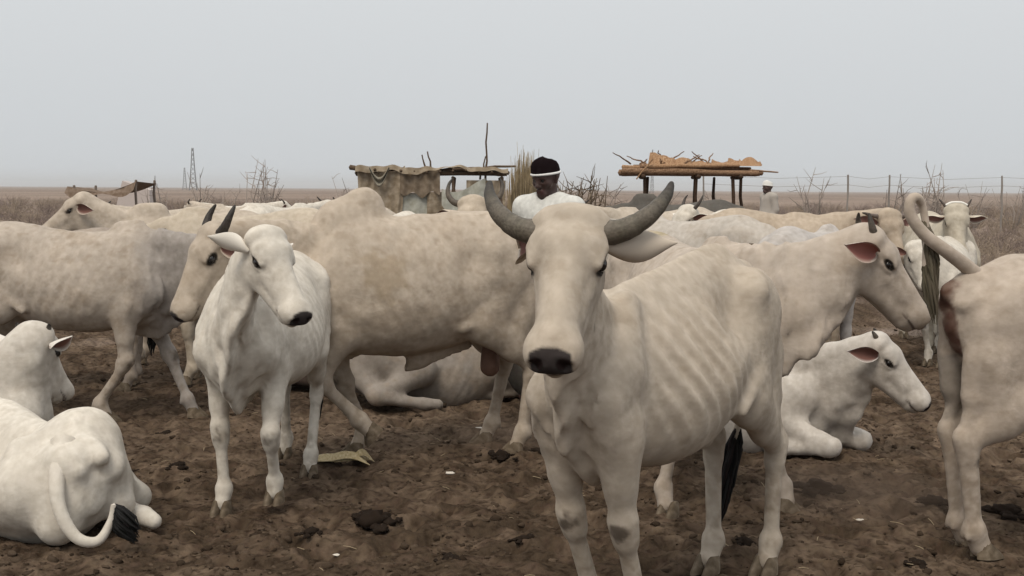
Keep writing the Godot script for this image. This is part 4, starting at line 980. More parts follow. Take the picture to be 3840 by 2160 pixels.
# Colour of the coat at a point: matter only (pigment, dried mud, bare skin).
func coat(S: Dictionary, p: Vector3, T: Transform3D, feet: Array, seed_at: Vector3) -> Color:
	var base: Color = S.get("coat", Color(0.60, 0.545, 0.46))
	var q := T.affine_inverse() * p
	var c := base
	var t: float = tone_noise.get_noise_3dv(p * 1.6 + seed_at)
	c = c * (1.0 + 0.11 * t)
	var t2: float = tone_noise.get_noise_3dv(p * 7.0 + seed_at * 2.0)
	var t3: float = patch_noise.get_noise_3dv(p * Vector3(5.0, 2.2, 5.0) + seed_at)
	c = c * (1.0 + 0.08 * t2 + 0.09 * t3)
	# soiling: sandy and dung-brown patches with their own ragged outlines
	var dirt: float = S.get("dirt", 0.5)
	var d1: float = blotch(p + seed_at, 1.0, 0.06, 0.40) * dirt
	var d2: float = blotch(p * Vector3(1.0, 1.5, 1.0) + seed_at * 1.7, 2.7, 0.22, 0.42) * dirt
	c = c.lerp(Color(0.36, 0.285, 0.215), 0.34 * d1)
	c = c.lerp(Color(0.27, 0.21, 0.15), 0.40 * d2)
	if S.has("neck_tint"):
		var w: float = smoothstep(S.get("neck_from", 0.42), S.get("neck_from", 0.42) + 0.22, p.x + 0.08 * t) * 0.9
		c = c.lerp(S.neck_tint, w)
	if S.has("stains"):
		for s in S.stains:   # [centre, radius, colour, strength]: ragged patches seen in the photograph
			var r: float = (p - s[0]).length() / s[1] + 0.55 * patch_noise.get_noise_3dv(p * 3.0 + seed_at)
			c = c.lerp(s[2], s[3] * (1.0 - smoothstep(0.62, 1.0, r)))
	# legs: mud flecks low down
	if not S.has("drop"):
		var low: float = blotch(p + seed_at * 0.3, 3.6, 0.05, 0.35) * (1.0 if p.y < 0.42 else 0.0)
		c = c.lerp(Color(0.22, 0.17, 0.12), 0.38 * low)
		for f in feet:
			var kd: float = (p - f).length() + 0.05 * patch_noise.get_noise_3dv(p * 4.0 + seed_at)
			c = c.lerp(Color(0.10, 0.08, 0.065), 0.8 * (1.0 - smoothstep(0.016, 0.036, kd)))
	# head: black muzzle, dark lids
	if q.x > -0.05 and q.x < 0.6 and absf(q.z) < 0.2:
		var pad: float = smoothstep(0.440, 0.450, q.x - maxf(absf(q.z) - 0.02, 0.0) * 0.30 - maxf(q.y + 0.03, 0.0) * 0.35 + maxf(-0.06 - q.y, 0.0) * 0.9) * smoothstep(-0.096, -0.090, q.y) * (1.0 - smoothstep(0.052, 0.060, absf(q.z)))
		c = c.lerp(S.get("nose", Color(0.052, 0.046, 0.046)), pad)
		for s in [-1.0, 1.0]:
			var nd: float = (q - Vector3(0.478, -0.036, 0.036 * s)).length()
			c = c.lerp(Color(0.02, 0.015, 0.015), 1.0 - smoothstep(0.018, 0.024, nd))
		var lip: float = smoothstep(0.345, 0.375, q.x) * (1.0 - smoothstep(-0.098, -0.093, q.y)) * smoothstep(-0.106, -0.100, q.y)
		c = c.lerp(Color(0.10, 0.075, 0.065), lip * 0.8)
		for s in [-1.0, 1.0]:
			var e := Vector3((q.x - 0.130) * 0.70, (q.y + 0.022) * (1.35 - 0.35 * S.get("eye_open", 0.0)), (q.z - 0.097 * s) * 0.6)
			c = c.lerp(Color(0.030, 0.024, 0.022), 1.0 - smoothstep(0.021 + 0.004 * S.get("eye_open", 0.0), 0.028 + 0.005 * S.get("eye_open", 0.0), e.length()))
	return Color(clampf(c.r, 0.01, 0.8), clampf(c.g, 0.01, 0.8), clampf(c.b, 0.01, 0.8))

# Heavy part, run on worker threads: S.mesh_data = [positions, normals, colours, indices].
func sculpt(S: Dictionary) -> void:
	var P := cow_prims(S)
	var T := head_frame(S)
	var lo := Vector3(9, 9, 9)
	var hi := -lo
	for pr in P:
		if pr[7]:
			continue
		var r: float = maxf(pr[2], pr[3]) + 0.03
		lo = lo.min(pr[0].min(pr[1]) - Vector3.ONE * r)
		hi = hi.max(pr[0].max(pr[1]) + Vector3.ONE * r)
	lo = lo.min(Vector3(-0.8, 0.5 - S.get("drop", 0.0), -0.36))
	hi = hi.max(Vector3(0.75, 1.33 - S.get("drop", 0.0), 0.36))
	lo.y = maxf(lo.y, -0.03)
	var cell: float = S.get("cell", 0.016)
	var hole := AABB()
	var box := AABB()
	var fine: float = S.get("fine", 0.0)
	if fine > 0.0:
		box = AABB(T * Vector3(0.05, -0.05, 0), Vector3.ZERO)
		for x in [0.0, 0.51]:
			for y in [-0.17, 0.08]:
				for z in [-0.13, 0.13]:
					box = box.expand(T * Vector3(x, y, z))
		hole = box.grow(-cell * 1.5)
	var seed_at: Vector3 = S.get("seed_at", Vector3.ZERO)
	var parts := [grid_mesh(P, S, lo, hi, cell, hole)]
	if fine > 0.0:
		parts.append(grid_mesh(P, S, box.position, box.end, fine, AABB()))
	var V := PackedVector3Array()
	var N := PackedVector3Array()
	var C := PackedColorArray()
	var I := PackedInt32Array()
	var knees := []
	for nm in S.get("legs", ["fl", "fr", "hl", "hr"]):
		if nm[0] == "f":
			knees.append(leg_points(S, nm)[3] + Vector3(0.04, 0, 0))
	for part in parts:
		var o := V.size()
		V.append_array(part[0])
		N.append_array(part[1])
		for i in part[2]:
			I.append(i + o)
	C.resize(V.size())
	for i in V.size():
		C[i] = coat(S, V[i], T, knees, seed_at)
	S.mesh_data = [V, N, C, I]
# ------------------------------------------------------------------ implicit bodies
# A body is a list of primitives (tapered capsules that may be flattened along one axis) joined by a smooth minimum and meshed as surface nets.
var rough_noise := FastNoiseLite.new()
var tone_noise := FastNoiseLite.new()
var patch_noise := FastNoiseLite.new()

func cap(a: Vector3, b: Vector3, ra: float, rb: float, k := 0.05, n := Vector3.ZERO, f := 1.0, cut := false) -> Array:
	return [a, b, ra, rb, k, n, f, cut]

func fill_caps(F: PackedFloat32Array, prims: Array, lo: Vector3, c: float, nx: int, ny: int, nz: int) -> PackedFloat32Array:
	for pr in prims:
		var a: Vector3 = pr[0]
		var ba: Vector3 = pr[1] - a
		var ra: float = pr[2]
		var rb: float = pr[3]
		var k: float = pr[4]
		var n: Vector3 = pr[5]
		var f: float = pr[6]
		var cut: bool = pr[7]
		var il: float = 1.0 / maxf(ba.length_squared(), 1e-9)
		var ff: float = f * f - 1.0
		var grow: float = maxf(ra, rb) * maxf(1.0, 1.0 / f) + k + 2.5 * c
		var mn: Vector3 = a.min(a + ba) - Vector3.ONE * grow - lo
		var mx: Vector3 = a.max(a + ba) + Vector3.ONE * grow - lo
		var x0 := maxi(0, int(mn.x / c)); var x1 := mini(nx - 1, int(mx.x / c) + 1)
		var y0 := maxi(0, int(mn.y / c)); var y1 := mini(ny - 1, int(mx.y / c) + 1)
		var z0 := maxi(0, int(mn.z / c)); var z1 := mini(nz - 1, int(mx.z / c) + 1)
		var ik: float = 1.0 / k
		var q4: float = k * 0.25
		var dr: float = rb - ra
		for ix in range(x0, x1 + 1):
			for iy in range(y0, y1 + 1):
				var i := (ix * ny + iy) * nz + z0
				var p: Vector3 = lo - a + Vector3(ix * c, iy * c, z0 * c)
				for iz in range(z0, z1 + 1):
					var h: float = clampf(p.dot(ba) * il, 0.0, 1.0)
					var q: Vector3 = p - ba * h
					var w: float = q.dot(n)
					var d: float = sqrt(q.length_squared() + w * w * ff) - ra - dr * h
					var o: float = F[i]
					if cut:
						d = -d
						var e: float = maxf(k - absf(o - d), 0.0) * ik
						F[i] = maxf(o, d) + e * e * q4
					else:
						var e: float = maxf(k - absf(o - d), 0.0) * ik
						F[i] = minf(o, d) - e * e * q4
					i += 1
					p.z += c
	return F

# The barrel: stations [x, top, bottom, half width, height share of the widest point], with ribs and hollow flanks.
func fill_barrel(F: PackedFloat32Array, S: Dictionary, lo: Vector3, c: float, nx: int, ny: int, nz: int) -> PackedFloat32Array:
	var st: Array = S.stations
	var drop: float = S.get("drop", 0.0)
	var roll: float = S.get("roll", 0.0)
	var ribs: float = S.get("ribs", 0.002)
	var hollow: float = S.get("hollow", 0.03)
	var eu: float = S.get("ridge", 1.75)
	var cr := cos(roll)
	var sr := sin(roll)
	var x_first: float = st[0][0]
	var x_last: float = st[-1][0]
	var x0 := maxi(0, int((x_first - lo.x) / c) - 3)
	var x1 := mini(nx - 1, int((x_last - lo.x) / c) + 4)
	for ix in range(x0, x1 + 1):
		var x: float = lo.x + ix * c
		var over: float = maxf(maxf(x_first - x, x - x_last), 0.0)
		var xc: float = clampf(x, x_first, x_last)
		var s := 0
		while s < st.size() - 2 and st[s + 1][0] < xc:
			s += 1
		var A: Array = st[maxi(s - 1, 0)]
		var B: Array = st[s]
		var C: Array = st[s + 1]
		var D: Array = st[mini(s + 2, st.size() - 1)]
		var t: float = (xc - B[0]) / (C[0] - B[0])
		var top: float = cubic_interpolate(B[1], C[1], A[1], D[1], t)
		var bot: float = cubic_interpolate(B[2], C[2], A[2], D[2], t)
		var hw: float = maxf(cubic_interpolate(B[3], C[3], A[3], D[3], t), 0.01)
		var cf: float = lerpf(B[4], C[4], t)
		var cy: float = bot + (top - bot) * cf
		var iu: float = 1.0 / maxf(top - cy, 0.01)
		var id: float = 1.0 / maxf(cy - bot, 0.01)
		var iw: float = 1.0 / hw
		var rw: float = smoothstep(-0.36, -0.2, x) * (1.0 - smoothstep(0.16, 0.32, x))
		var hx: float = exp(-pow((x + 0.29) / 0.09, 2.0))
		for iy in ny:
			var i := (ix * ny + iy) * nz
			var yw: float = lo.y + iy * c + drop
			for iz in nz:
				var zw: float = lo.z + iz * c
				var dy: float = (yw - 0.85) * cr - zw * sr + 0.85 - cy
				var z: float = zw * cr + (yw - 0.85) * sr
				var az: float = absf(z) * iw
				var m: float
				if dy > 0.0:
					m = pow(pow(dy * iu, eu) + pow(az, eu), 1.0 / eu)
				else:
					m = pow(pow(-dy * id, 2.25) + pow(az, 2.25), 0.4444)
				var r: float = sqrt(dy * dy + z * z)
				var d: float = r * (1.0 - 1.0 / maxf(m, 0.02)) if m > 0.05 else -hw
				if over > 0.0:
					d = sqrt(maxf(d, 0.0) * maxf(d, 0.0) + over * over)
				if d > 0.3:
					i += 1
					continue
				if absf(d) < 0.06:
					var y: float = dy + cy
					var side: float = smoothstep(0.3, 0.7, az)
					var rh: float = smoothstep(0.60, 0.76, y) * (1.0 - smoothstep(1.06, 1.18, y))
					var wob: float = tone_noise.get_noise_3d(x * 1.2, y * 1.2, z)
					d -= ribs * rw * side * rh * sin(80.0 * (x - 0.62 * (y - 0.9)) + 2.2 * wob) * (0.9 + 0.6 * tone_noise.get_noise_3d(x * 1.5 + 7.0, y * 0.7, z))
					d += hollow * hx * side * exp(-pow((y - 1.03) / 0.1, 2.0))
				var o: float = F[i]
				var e: float = maxf(0.08 - absf(o - d), 0.0) * 12.5
				F[i] = minf(o, d) - e * e * 0.02
				i += 1
	return F

# Returns [positions, normals, indices] of the zero level; cells inside `hole` are left to a finer grid.
func nets(F: PackedFloat32Array, lo: Vector3, c: float, nx: int, ny: int, nz: int, hole: AABB) -> Array:
	var V := PackedVector3Array()
	var N := PackedVector3Array()
	var I := PackedInt32Array()
	var at := PackedInt32Array()
	at.resize(nx * ny * nz)
	at.fill(-1)
	var sx := ny * nz
	var sy := nz
	var near: float = c * 6.0
	var use_hole := hole.size.x > 0.0
	for ix in nx - 1:
		for iy in ny - 1:
			var i := (ix * ny + iy) * nz - 1
			for iz in nz - 1:
				i += 1
				var a: float = F[i]
				if a > near or a < -near:
					continue
				var f1: float = F[i + 1]
				var f2: float = F[i + sy]
				var f3: float = F[i + sy + 1]
				var f4: float = F[i + sx]
				var f5: float = F[i + sx + 1]
				var f6: float = F[i + sx + sy]
				var f7: float = F[i + sx + sy + 1]
				var lowest := minf(minf(minf(a, f1), minf(f2, f3)), minf(minf(f4, f5), minf(f6, f7)))
				var highest := maxf(maxf(maxf(a, f1), maxf(f2, f3)), maxf(maxf(f4, f5), maxf(f6, f7)))
				if lowest >= 0.0 or highest < 0.0:
					continue
				var s := Vector3.ZERO
				var n := 0
				if (a < 0.0) != (f1 < 0.0): s += Vector3(0, 0, a / (a - f1)); n += 1
				if (f2 < 0.0) != (f3 < 0.0): s += Vector3(0, 1, f2 / (f2 - f3)); n += 1
				if (f4 < 0.0) != (f5 < 0.0): s += Vector3(1, 0, f4 / (f4 - f5)); n += 1
				if (f6 < 0.0) != (f7 < 0.0): s += Vector3(1, 1, f6 / (f6 - f7)); n += 1
				if (a < 0.0) != (f2 < 0.0): s += Vector3(0, a / (a - f2), 0); n += 1
				if (f1 < 0.0) != (f3 < 0.0): s += Vector3(0, f1 / (f1 - f3), 1); n += 1
				if (f4 < 0.0) != (f6 < 0.0): s += Vector3(1, f4 / (f4 - f6), 0); n += 1
				if (f5 < 0.0) != (f7 < 0.0): s += Vector3(1, f5 / (f5 - f7), 1); n += 1
				if (a < 0.0) != (f4 < 0.0): s += Vector3(a / (a - f4), 0, 0); n += 1
				if (f1 < 0.0) != (f5 < 0.0): s += Vector3(f1 / (f1 - f5), 0, 1); n += 1
				if (f2 < 0.0) != (f6 < 0.0): s += Vector3(f2 / (f2 - f6), 1, 0); n += 1
				if (f3 < 0.0) != (f7 < 0.0): s += Vector3(f3 / (f3 - f7), 1, 1); n += 1
				at[i] = V.size()
				V.append(lo + (Vector3(ix, iy, iz) + s / n) * c)
				N.append(Vector3(f4 + f5 + f6 + f7 - a - f1 - f2 - f3, f2 + f3 + f6 + f7 - a - f1 - f4 - f5, f1 + f3 + f5 + f7 - a - f2 - f4 - f6).normalized())
	for ix in range(1, nx - 1):
		for iy in range(1, ny - 1):
			var i := (ix * ny + iy) * nz
			for iz in range(1, nz - 1):
				i += 1
				var v := at[i]
				if v < 0:
					continue
				if use_hole and hole.has_point(V[v]):
					continue
				var a: bool = F[i] < 0.0
				if a != (F[i + sx] < 0.0):
					quad(I, at[i], at[i - sy], at[i - sy - 1], at[i - 1], a)
				if a != (F[i + sy] < 0.0):
					quad(I, at[i], at[i - 1], at[i - sx - 1], at[i - sx], a)
				if a != (F[i + 1] < 0.0):
					quad(I, at[i], at[i - sx], at[i - sx - sy], at[i - sy], a)
	# one pass of smoothing over the normals
	var M := PackedVector3Array()
	M.resize(V.size())
	for q in range(0, I.size(), 3):
		var t: Vector3 = N[I[q]] + N[I[q + 1]] + N[I[q + 2]]
		M[I[q]] += t
		M[I[q + 1]] += t
		M[I[q + 2]] += t
	for v in M.size():
		M[v] = M[v].normalized() if M[v].length_squared() > 1e-8 else Vector3.UP
	return [V, M, I]

func quad(I: PackedInt32Array, a: int, b: int, c: int, d: int, flip: bool) -> void:
	if a < 0 or b < 0 or c < 0 or d < 0:
		return
	if flip:
		I.append_array([a, c, b, a, d, c])
	else:
		I.append_array([a, b, c, a, c, d])

func grid_mesh(prims: Array, S: Dictionary, lo: Vector3, hi: Vector3, c: float, hole: AABB) -> Array:
	var nx := int((hi.x - lo.x) / c) + 2
	var ny := int((hi.y - lo.y) / c) + 2
	var nz := int((hi.z - lo.z) / c) + 2
	var F := PackedFloat32Array()
	F.resize(nx * ny * nz)
	F.fill(1.0)
	if S.has("stations"):
		F = fill_barrel(F, S, lo, c, nx, ny, nz)
	F = fill_caps(F, prims, lo, c, nx, ny, nz)
	var lumps: float = S.get("lumps", 0.004)
	var folds: float = S.get("folds", 0.006)
	var hp := Vector3(9, 9, 9)
	var hq := Vector3(9, 9, 9.1)
	if S.has("head_at"):
		hp = head_frame(S) * Vector3(0.05, -0.05, 0)
		hq = head_frame(S) * Vector3(0.45, -0.05, 0)
	if lumps > 0.0:
		for ix in nx:
			for iy in ny:
				var i := (ix * ny + iy) * nz
				for iz in nz:
					var f: float = F[i]
					if f < 0.04 and f > -0.04:
						var p := lo + Vector3(ix, iy, iz) * c
						var calm: float = smoothstep(0.12, 0.4, p.distance_to(Geometry3D.get_closest_point_to_segment(p, hp, hq)))
						var low: float = smoothstep(0.3, 0.75, p.y + S.get("drop", 0.0))
						var g: float = lumps * rough_noise.get_noise_3dv(p * 1.0) * (0.45 + 0.55 * calm) * (0.3 + 0.7 * low)
						var w: float = smoothstep(0.30, 0.5, p.x) * calm * low
						if w > 0.0:
							var fo: float = rough_noise.get_noise_3d(p.x * 1.1 + 30.0 + 0.25 * p.y, p.y * 0.22, p.z * 1.6 + 0.3 * p.y)
							g += folds * w * (exp(-pow(fo * 5.5, 2.0)) - 0.4)
						F[i] = f - g
					i += 1
	return nets(F, lo, c, nx, ny, nz, hole)
# ------------------------------------------------------------------ mesh helpers
func commit(V: PackedVector3Array, N: PackedVector3Array, C: PackedColorArray, I: PackedInt32Array) -> ArrayMesh:
	for q in range(0, I.size(), 3):   # front faces run clockwise: make every face agree with its normals
		var n := N[I[q]] + N[I[q + 1]] + N[I[q + 2]]
		if (V[I[q + 1]] - V[I[q]]).cross(V[I[q + 2]] - V[I[q]]).dot(n) > 0.0:
			var w := I[q + 1]
			I[q + 1] = I[q + 2]
			I[q + 2] = w
	var a := []
	a.resize(Mesh.ARRAY_MAX)
	a[Mesh.ARRAY_VERTEX] = V
	a[Mesh.ARRAY_NORMAL] = N
	if C.size() == V.size():
		a[Mesh.ARRAY_COLOR] = C
	a[Mesh.ARRAY_INDEX] = I
	var m := ArrayMesh.new()
	m.add_surface_from_arrays(Mesh.PRIMITIVE_TRIANGLES, a)
	return m

func put(called: String, mesh: Mesh, mat: Material, parent: Node, at := Transform3D()) -> MeshInstance3D:
	var o := MeshInstance3D.new()
	o.name = called
	o.mesh = mesh
	o.material_override = mat
	o.transform = at
	parent.add_child(o, true)
	return o

var taken := {}
func numbered(called: String) -> String:
	var n: int = taken.get(called, 0)
	taken[called] = n + 1
	return called if n == 0 else "%s_%03d" % [called, n]

func tag(o: Node, label: String, category: String, group := "", kind := "") -> Node:
	if label: o.set_meta("label", label)
	if category: o.set_meta("category", category)
	if group: o.set_meta("group", group)
	if kind: o.set_meta("kind", kind)
	return o

func thing(called: String, label: String, category: String, at := Vector3.ZERO, turn := 0.0, group := "") -> Node3D:
	var o := Node3D.new()
	o.name = numbered(called)
	add_child(o)
	o.position = at
	o.rotation.y = turn
	tag(o, label, category, group)
	return o

# A tube along points with a radius each; rings of `sides`; closed ends. Colours are optional, one per ring.
func tube(pts: Array, radii: Array, sides := 8, cols := [], st: Array = []) -> Array:
	var V: PackedVector3Array = st[0] if st else PackedVector3Array()
	var N: PackedVector3Array = st[1] if st else PackedVector3Array()
	var C: PackedColorArray = st[2] if st else PackedColorArray()
	var I: PackedInt32Array = st[3] if st else PackedInt32Array()
	var n := pts.size()
	var o := V.size()
	var ref := Vector3(0.31, 0.9, 0.2)
	for i in n:
		var t: Vector3 = (pts[mini(i + 1, n - 1)] - pts[maxi(i - 1, 0)]).normalized()
		if absf(t.dot(ref.normalized())) > 0.95:
			ref = Vector3(0.9, 0.1, 0.4)
		var u: Vector3 = t.cross(ref).normalized()
		ref = u.cross(t) if i > 0 else ref
		var w: Vector3 = u.cross(t).normalized()
		for k in sides:
			var a := TAU * k / sides
			var d: Vector3 = u * cos(a) + w * sin(a)
			V.append(pts[i] + d * radii[i])
			N.append(d)
			C.append(cols[i] if cols else Color.WHITE)
	for i in n - 1:
		for k in sides:
			var a := o + i * sides + k
			var b := o + i * sides + (k + 1) % sides
			I.append_array([a, b, a + sides, b, b + sides, a + sides])
	for e in [0, n - 1]:
		var t: Vector3 = (pts[0] - pts[1]).normalized() if e == 0 else (pts[n - 1] - pts[n - 2]).normalized()
		var m := V.size()
		V.append(pts[e] + t * radii[e] * 0.5)
		N.append(t)
		C.append(cols[e] if cols else Color.WHITE)
		for k in sides:
			I.append_array([m, o + e * sides + k, o + e * sides + (k + 1) % sides])
	return [V, N, C, I]

func spline(ctrl: Array, steps: int) -> Array:
	var out := []
	var n := ctrl.size()
	for s in steps + 1:
		var f: float = float(s) / steps * (n - 1)
		var i := mini(int(f), n - 2)
		var t := f - i
		var a: Vector3 = ctrl[maxi(i - 1, 0)]
		var d: Vector3 = ctrl[mini(i + 2, n - 1)]
		out.append(ctrl[i].cubic_interpolate(ctrl[i + 1], a, d, t))
	return out

func noise_tex(seed_: int, freq: float, lo: Color, hi: Color, octaves := 4, size := 512, kind := FastNoiseLite.TYPE_SIMPLEX_SMOOTH, mid := Color(-1, 0, 0)) -> NoiseTexture2D:
	var n := FastNoiseLite.new()
	n.seed = seed_
	n.noise_type = kind
	n.frequency = freq
	n.fractal_octaves = octaves
	var t := NoiseTexture2D.new()
	t.width = size
	t.height = size
	t.seamless = true
	t.noise = n
	var g := Gradient.new()
	g.set_color(0, lo)
	g.set_color(1, hi)
	if mid.r >= 0.0:
		g.add_point(0.5, mid)
	t.color_ramp = g
	return t

func bump_tex(seed_: int, freq: float, strength: float, octaves := 4, size := 512, kind := FastNoiseLite.TYPE_SIMPLEX_SMOOTH, ridged := false) -> NoiseTexture2D:
	var n := FastNoiseLite.new()
	n.seed = seed_
	n.noise_type = kind
	n.frequency = freq
	n.fractal_octaves = octaves
	if ridged:
		n.fractal_type = FastNoiseLite.FRACTAL_RIDGED
	var t := NoiseTexture2D.new()
	t.width = size
	t.height = size
	t.seamless = true
	t.noise = n
	t.as_normal_map = true
	t.bump_strength = strength
	return t

func plain(col: Color, rough := 0.9, spec := 0.3, use_vertex := false) -> StandardMaterial3D:
	var m := StandardMaterial3D.new()
	m.albedo_color = col.linear_to_srgb()
	m.roughness = rough
	m.metallic_specular = spec
	m.vertex_color_use_as_albedo = use_vertex
	return m

func textured(m: StandardMaterial3D, tex: Texture2D, scale: float, bump: Texture2D = null, strength := 1.0, world := false) -> StandardMaterial3D:
	m.albedo_texture = tex
	m.uv1_triplanar = true
	m.uv1_world_triplanar = world
	m.uv1_scale = Vector3.ONE * scale
	if bump:
		m.normal_enabled = true
		m.normal_texture = bump
		m.normal_scale = strength
	return m

# ------------------------------------------------------------------ parts of the cattle
func hoof_mesh() -> ArrayMesh:
	# two claws side by side, toes to +x, sole at y = 0
	var V := PackedVector3Array()
	var N := PackedVector3Array()
	var C := PackedColorArray()
	var I := PackedInt32Array()
	for s in [-1.0, 1.0]:
		var o := V.size()
		var rings := [[0.0, 0.030, 0.074, 0.012], [0.012, 0.031, 0.072, 0.009], [0.040, 0.028, 0.056, -0.004], [0.066, 0.024, 0.042, -0.018], [0.078, 0.018, 0.030, -0.022]]
		var sides := 12
		for r in rings:
			for k in sides:
				var a: float = TAU * k / sides
				var cx: float = cos(a)
				var sz: float = sin(a)
				var point: float = 1.0 - 0.35 * maxf(cx, 0.0) * absf(sz)
				V.append(Vector3(r[3] + cx * r[2], r[0], s * 0.029 + sz * r[1] * point))
				N.append(Vector3(cx, 0.4, sz * 2.0).normalized())
				C.append(Color.WHITE)
		for i in rings.size() - 1:
			for k in sides:
				var a := o + i * sides + k
				var b := o + i * sides + (k + 1) % sides
				I.append_array([a, b, a + sides, b, b + sides, a + sides])
		for e in [0, rings.size() - 1]:
			var m := V.size()
			V.append(Vector3(rings[e][3], rings[e][0] + 0.002 * signf(e - 0.5), s * 0.029))
			N.append(Vector3(0, signf(e - 0.5), 0))
			C.append(Color.WHITE)
			for k in sides:
				I.append_array([m, o + e * sides + k, o + e * sides + (k + 1) % sides])
	return commit(V, N, C, I)

# A leaf-shaped ear along +x, cupped towards +y, with a thickness; inner side bare skin, outer side hair.
func ear_mesh(length: float, width: float, inner: Color, outer: Color) -> ArrayMesh:
	var V := PackedVector3Array()
	var N := PackedVector3Array()
	var C := PackedColorArray()
	var I := PackedInt32Array()
	var nu := 14
	var nv := 9
	for layer in 2:
		for i in nu + 1:
			var u := float(i) / nu
			var w: float = width * (0.30 + 1.35 * sin(PI * pow(u, 0.75)) * 0.52) * (1.0 - pow(u, 5.0) * 0.93)
			for j in nv + 1:
				var v := float(j) / nv * 2.0 - 1.0
				var bend: float = v * lerpf(2.1, 1.05, smoothstep(0.0, 0.7, u))
				var rad: float = w / lerpf(1.9, 1.0, smoothstep(0.0, 0.7, u))
				var th := 0.0 if layer == 0 else -0.006 * (1.0 - pow(u, 3.0)) - 0.001
				var rim: float = 0.0 if layer == 0 else smoothstep(0.75, 1.0, absf(v)) * 0.006
				V.append(Vector3(u * length, rad * (1.0 - cos(bend)) + th + rim - 0.10 * length * u * u, rad * sin(bend)))
				N.append((Vector3(0, cos(bend), -sin(bend))) * (1.0 if layer == 0 else -1.0))
				var edge: float = maxf(smoothstep(0.66, 0.92, absf(v)), smoothstep(0.86, 1.0, u))
				C.append(inner.lerp(outer, edge) if layer == 0 else outer)
	for layer in 2:
		var o := layer * (nu + 1) * (nv + 1)
		for i in nu:
			for j in nv:
				var a := o + i * (nv + 1) + j
				I.append_array([a, a + 1, a + nv + 1, a + 1, a + nv + 2, a + nv + 1])
	for i in nu:   # close the rim
		for j in [0, nv]:
			var a: int = i * (nv + 1) + j
			var b: int = a + (nu + 1) * (nv + 1)
			I.append_array([a, b, a + nv + 1, b, b + nv + 1, a + nv + 1])
	return commit(V, N, C, I)

func horn_mesh(ctrl: Array, r0: float, tint: Color, tip: Color) -> ArrayMesh:
	var n := 26
	var pts := spline(ctrl, n)
	var radii := []
	var cols := []
	for i in n + 1:
		var t := float(i) / n
		var ring: float = 1.0 + 0.035 * sin(t * 95.0) * (1.0 - t) + 0.02 * sin(t * 41.0 + 1.0)
		radii.append(r0 * (pow(1.0 - t, 0.62) * 0.94 + 0.06) * ring)
		var streak: float = 0.5 + 0.5 * sin(t * 60.0 + sin(t * 23.0) * 2.0)
		cols.append(tint.lerp(tip, smoothstep(0.45, 0.95, t)) * (0.85 + 0.3 * streak))
	var s := tube(pts, radii, 16, cols)
	return commit(s[0], s[1], s[2], s[3])

func tail_meshes(S: Dictionary) -> Array:
	var pts := spline(S.tail, 30)
	var n := pts.size()
	var radii := []
	var cols := []
	var base: Color = S.get("coat", Color(0.60, 0.545, 0.46))
	for i in n:
		var t := float(i) / (n - 1)
		radii.append(lerpf(S.get("tail_r", 0.034), 0.013, pow(t, 0.75)) + S.get("tail_flare", 0.012) * exp(-pow(t / 0.10, 2.0)))
		cols.append(base * (1.0 + 0.12 * tone_noise.get_noise_3dv(pts[i] * 4.0)))
	var s := tube(pts, radii, 10, cols)
	var tail := commit(s[0], s[1], s[2], s[3])
	# switch: a spindle of many hair locks
	var rng := RandomNumberGenerator.new()
	rng.seed = 77 + int(S.head_at.x * 1000.0)
	var dir: Vector3 = S.get("switch_dir", (pts[n - 1] - pts[n - 4]).normalized())
	var len_: float = S.get("switch_len", 0.30)
	var fat: float = S.get("switch_r", 0.036)
	var st := [PackedVector3Array(), PackedVector3Array(), PackedColorArray(), PackedInt32Array()]
	var dark: Color = S.get("switch", Color(0.012, 0.011, 0.011))
	for k in 110:
		var a := rng.randf() * TAU
		var rr := fat * sqrt(rng.randf())
		var off := Vector3(cos(a) * rr, 0, sin(a) * rr)
		off -= dir * off.dot(dir)
		var l := len_ * rng.randf_range(0.6, 1.0)
		var p0: Vector3 = pts[n - 1 - rng.randi_range(0, 5)]
		var c := dark * rng.randf_range(0.7, 1.3)
		var p1: Vector3 = p0 + dir * l * 0.33 + off * 1.0
		var p2: Vector3 = p0 + dir * l * 0.7 + off * 0.95 + Vector3(rng.randf_range(-1, 1), 0, rng.randf_range(-1, 1)) * 0.008
		var p3: Vector3 = p0 + dir * l + off * 0.35
		st = tube([p0, p1, p2, p3], [0.006, 0.007, 0.0055, 0.0015], 5, [c, c, c, c], st)
	return [tail, commit(st[0], st[1], st[2], st[3])]

var M := {}
var hoof_shape: ArrayMesh
var eye_shape: SphereMesh

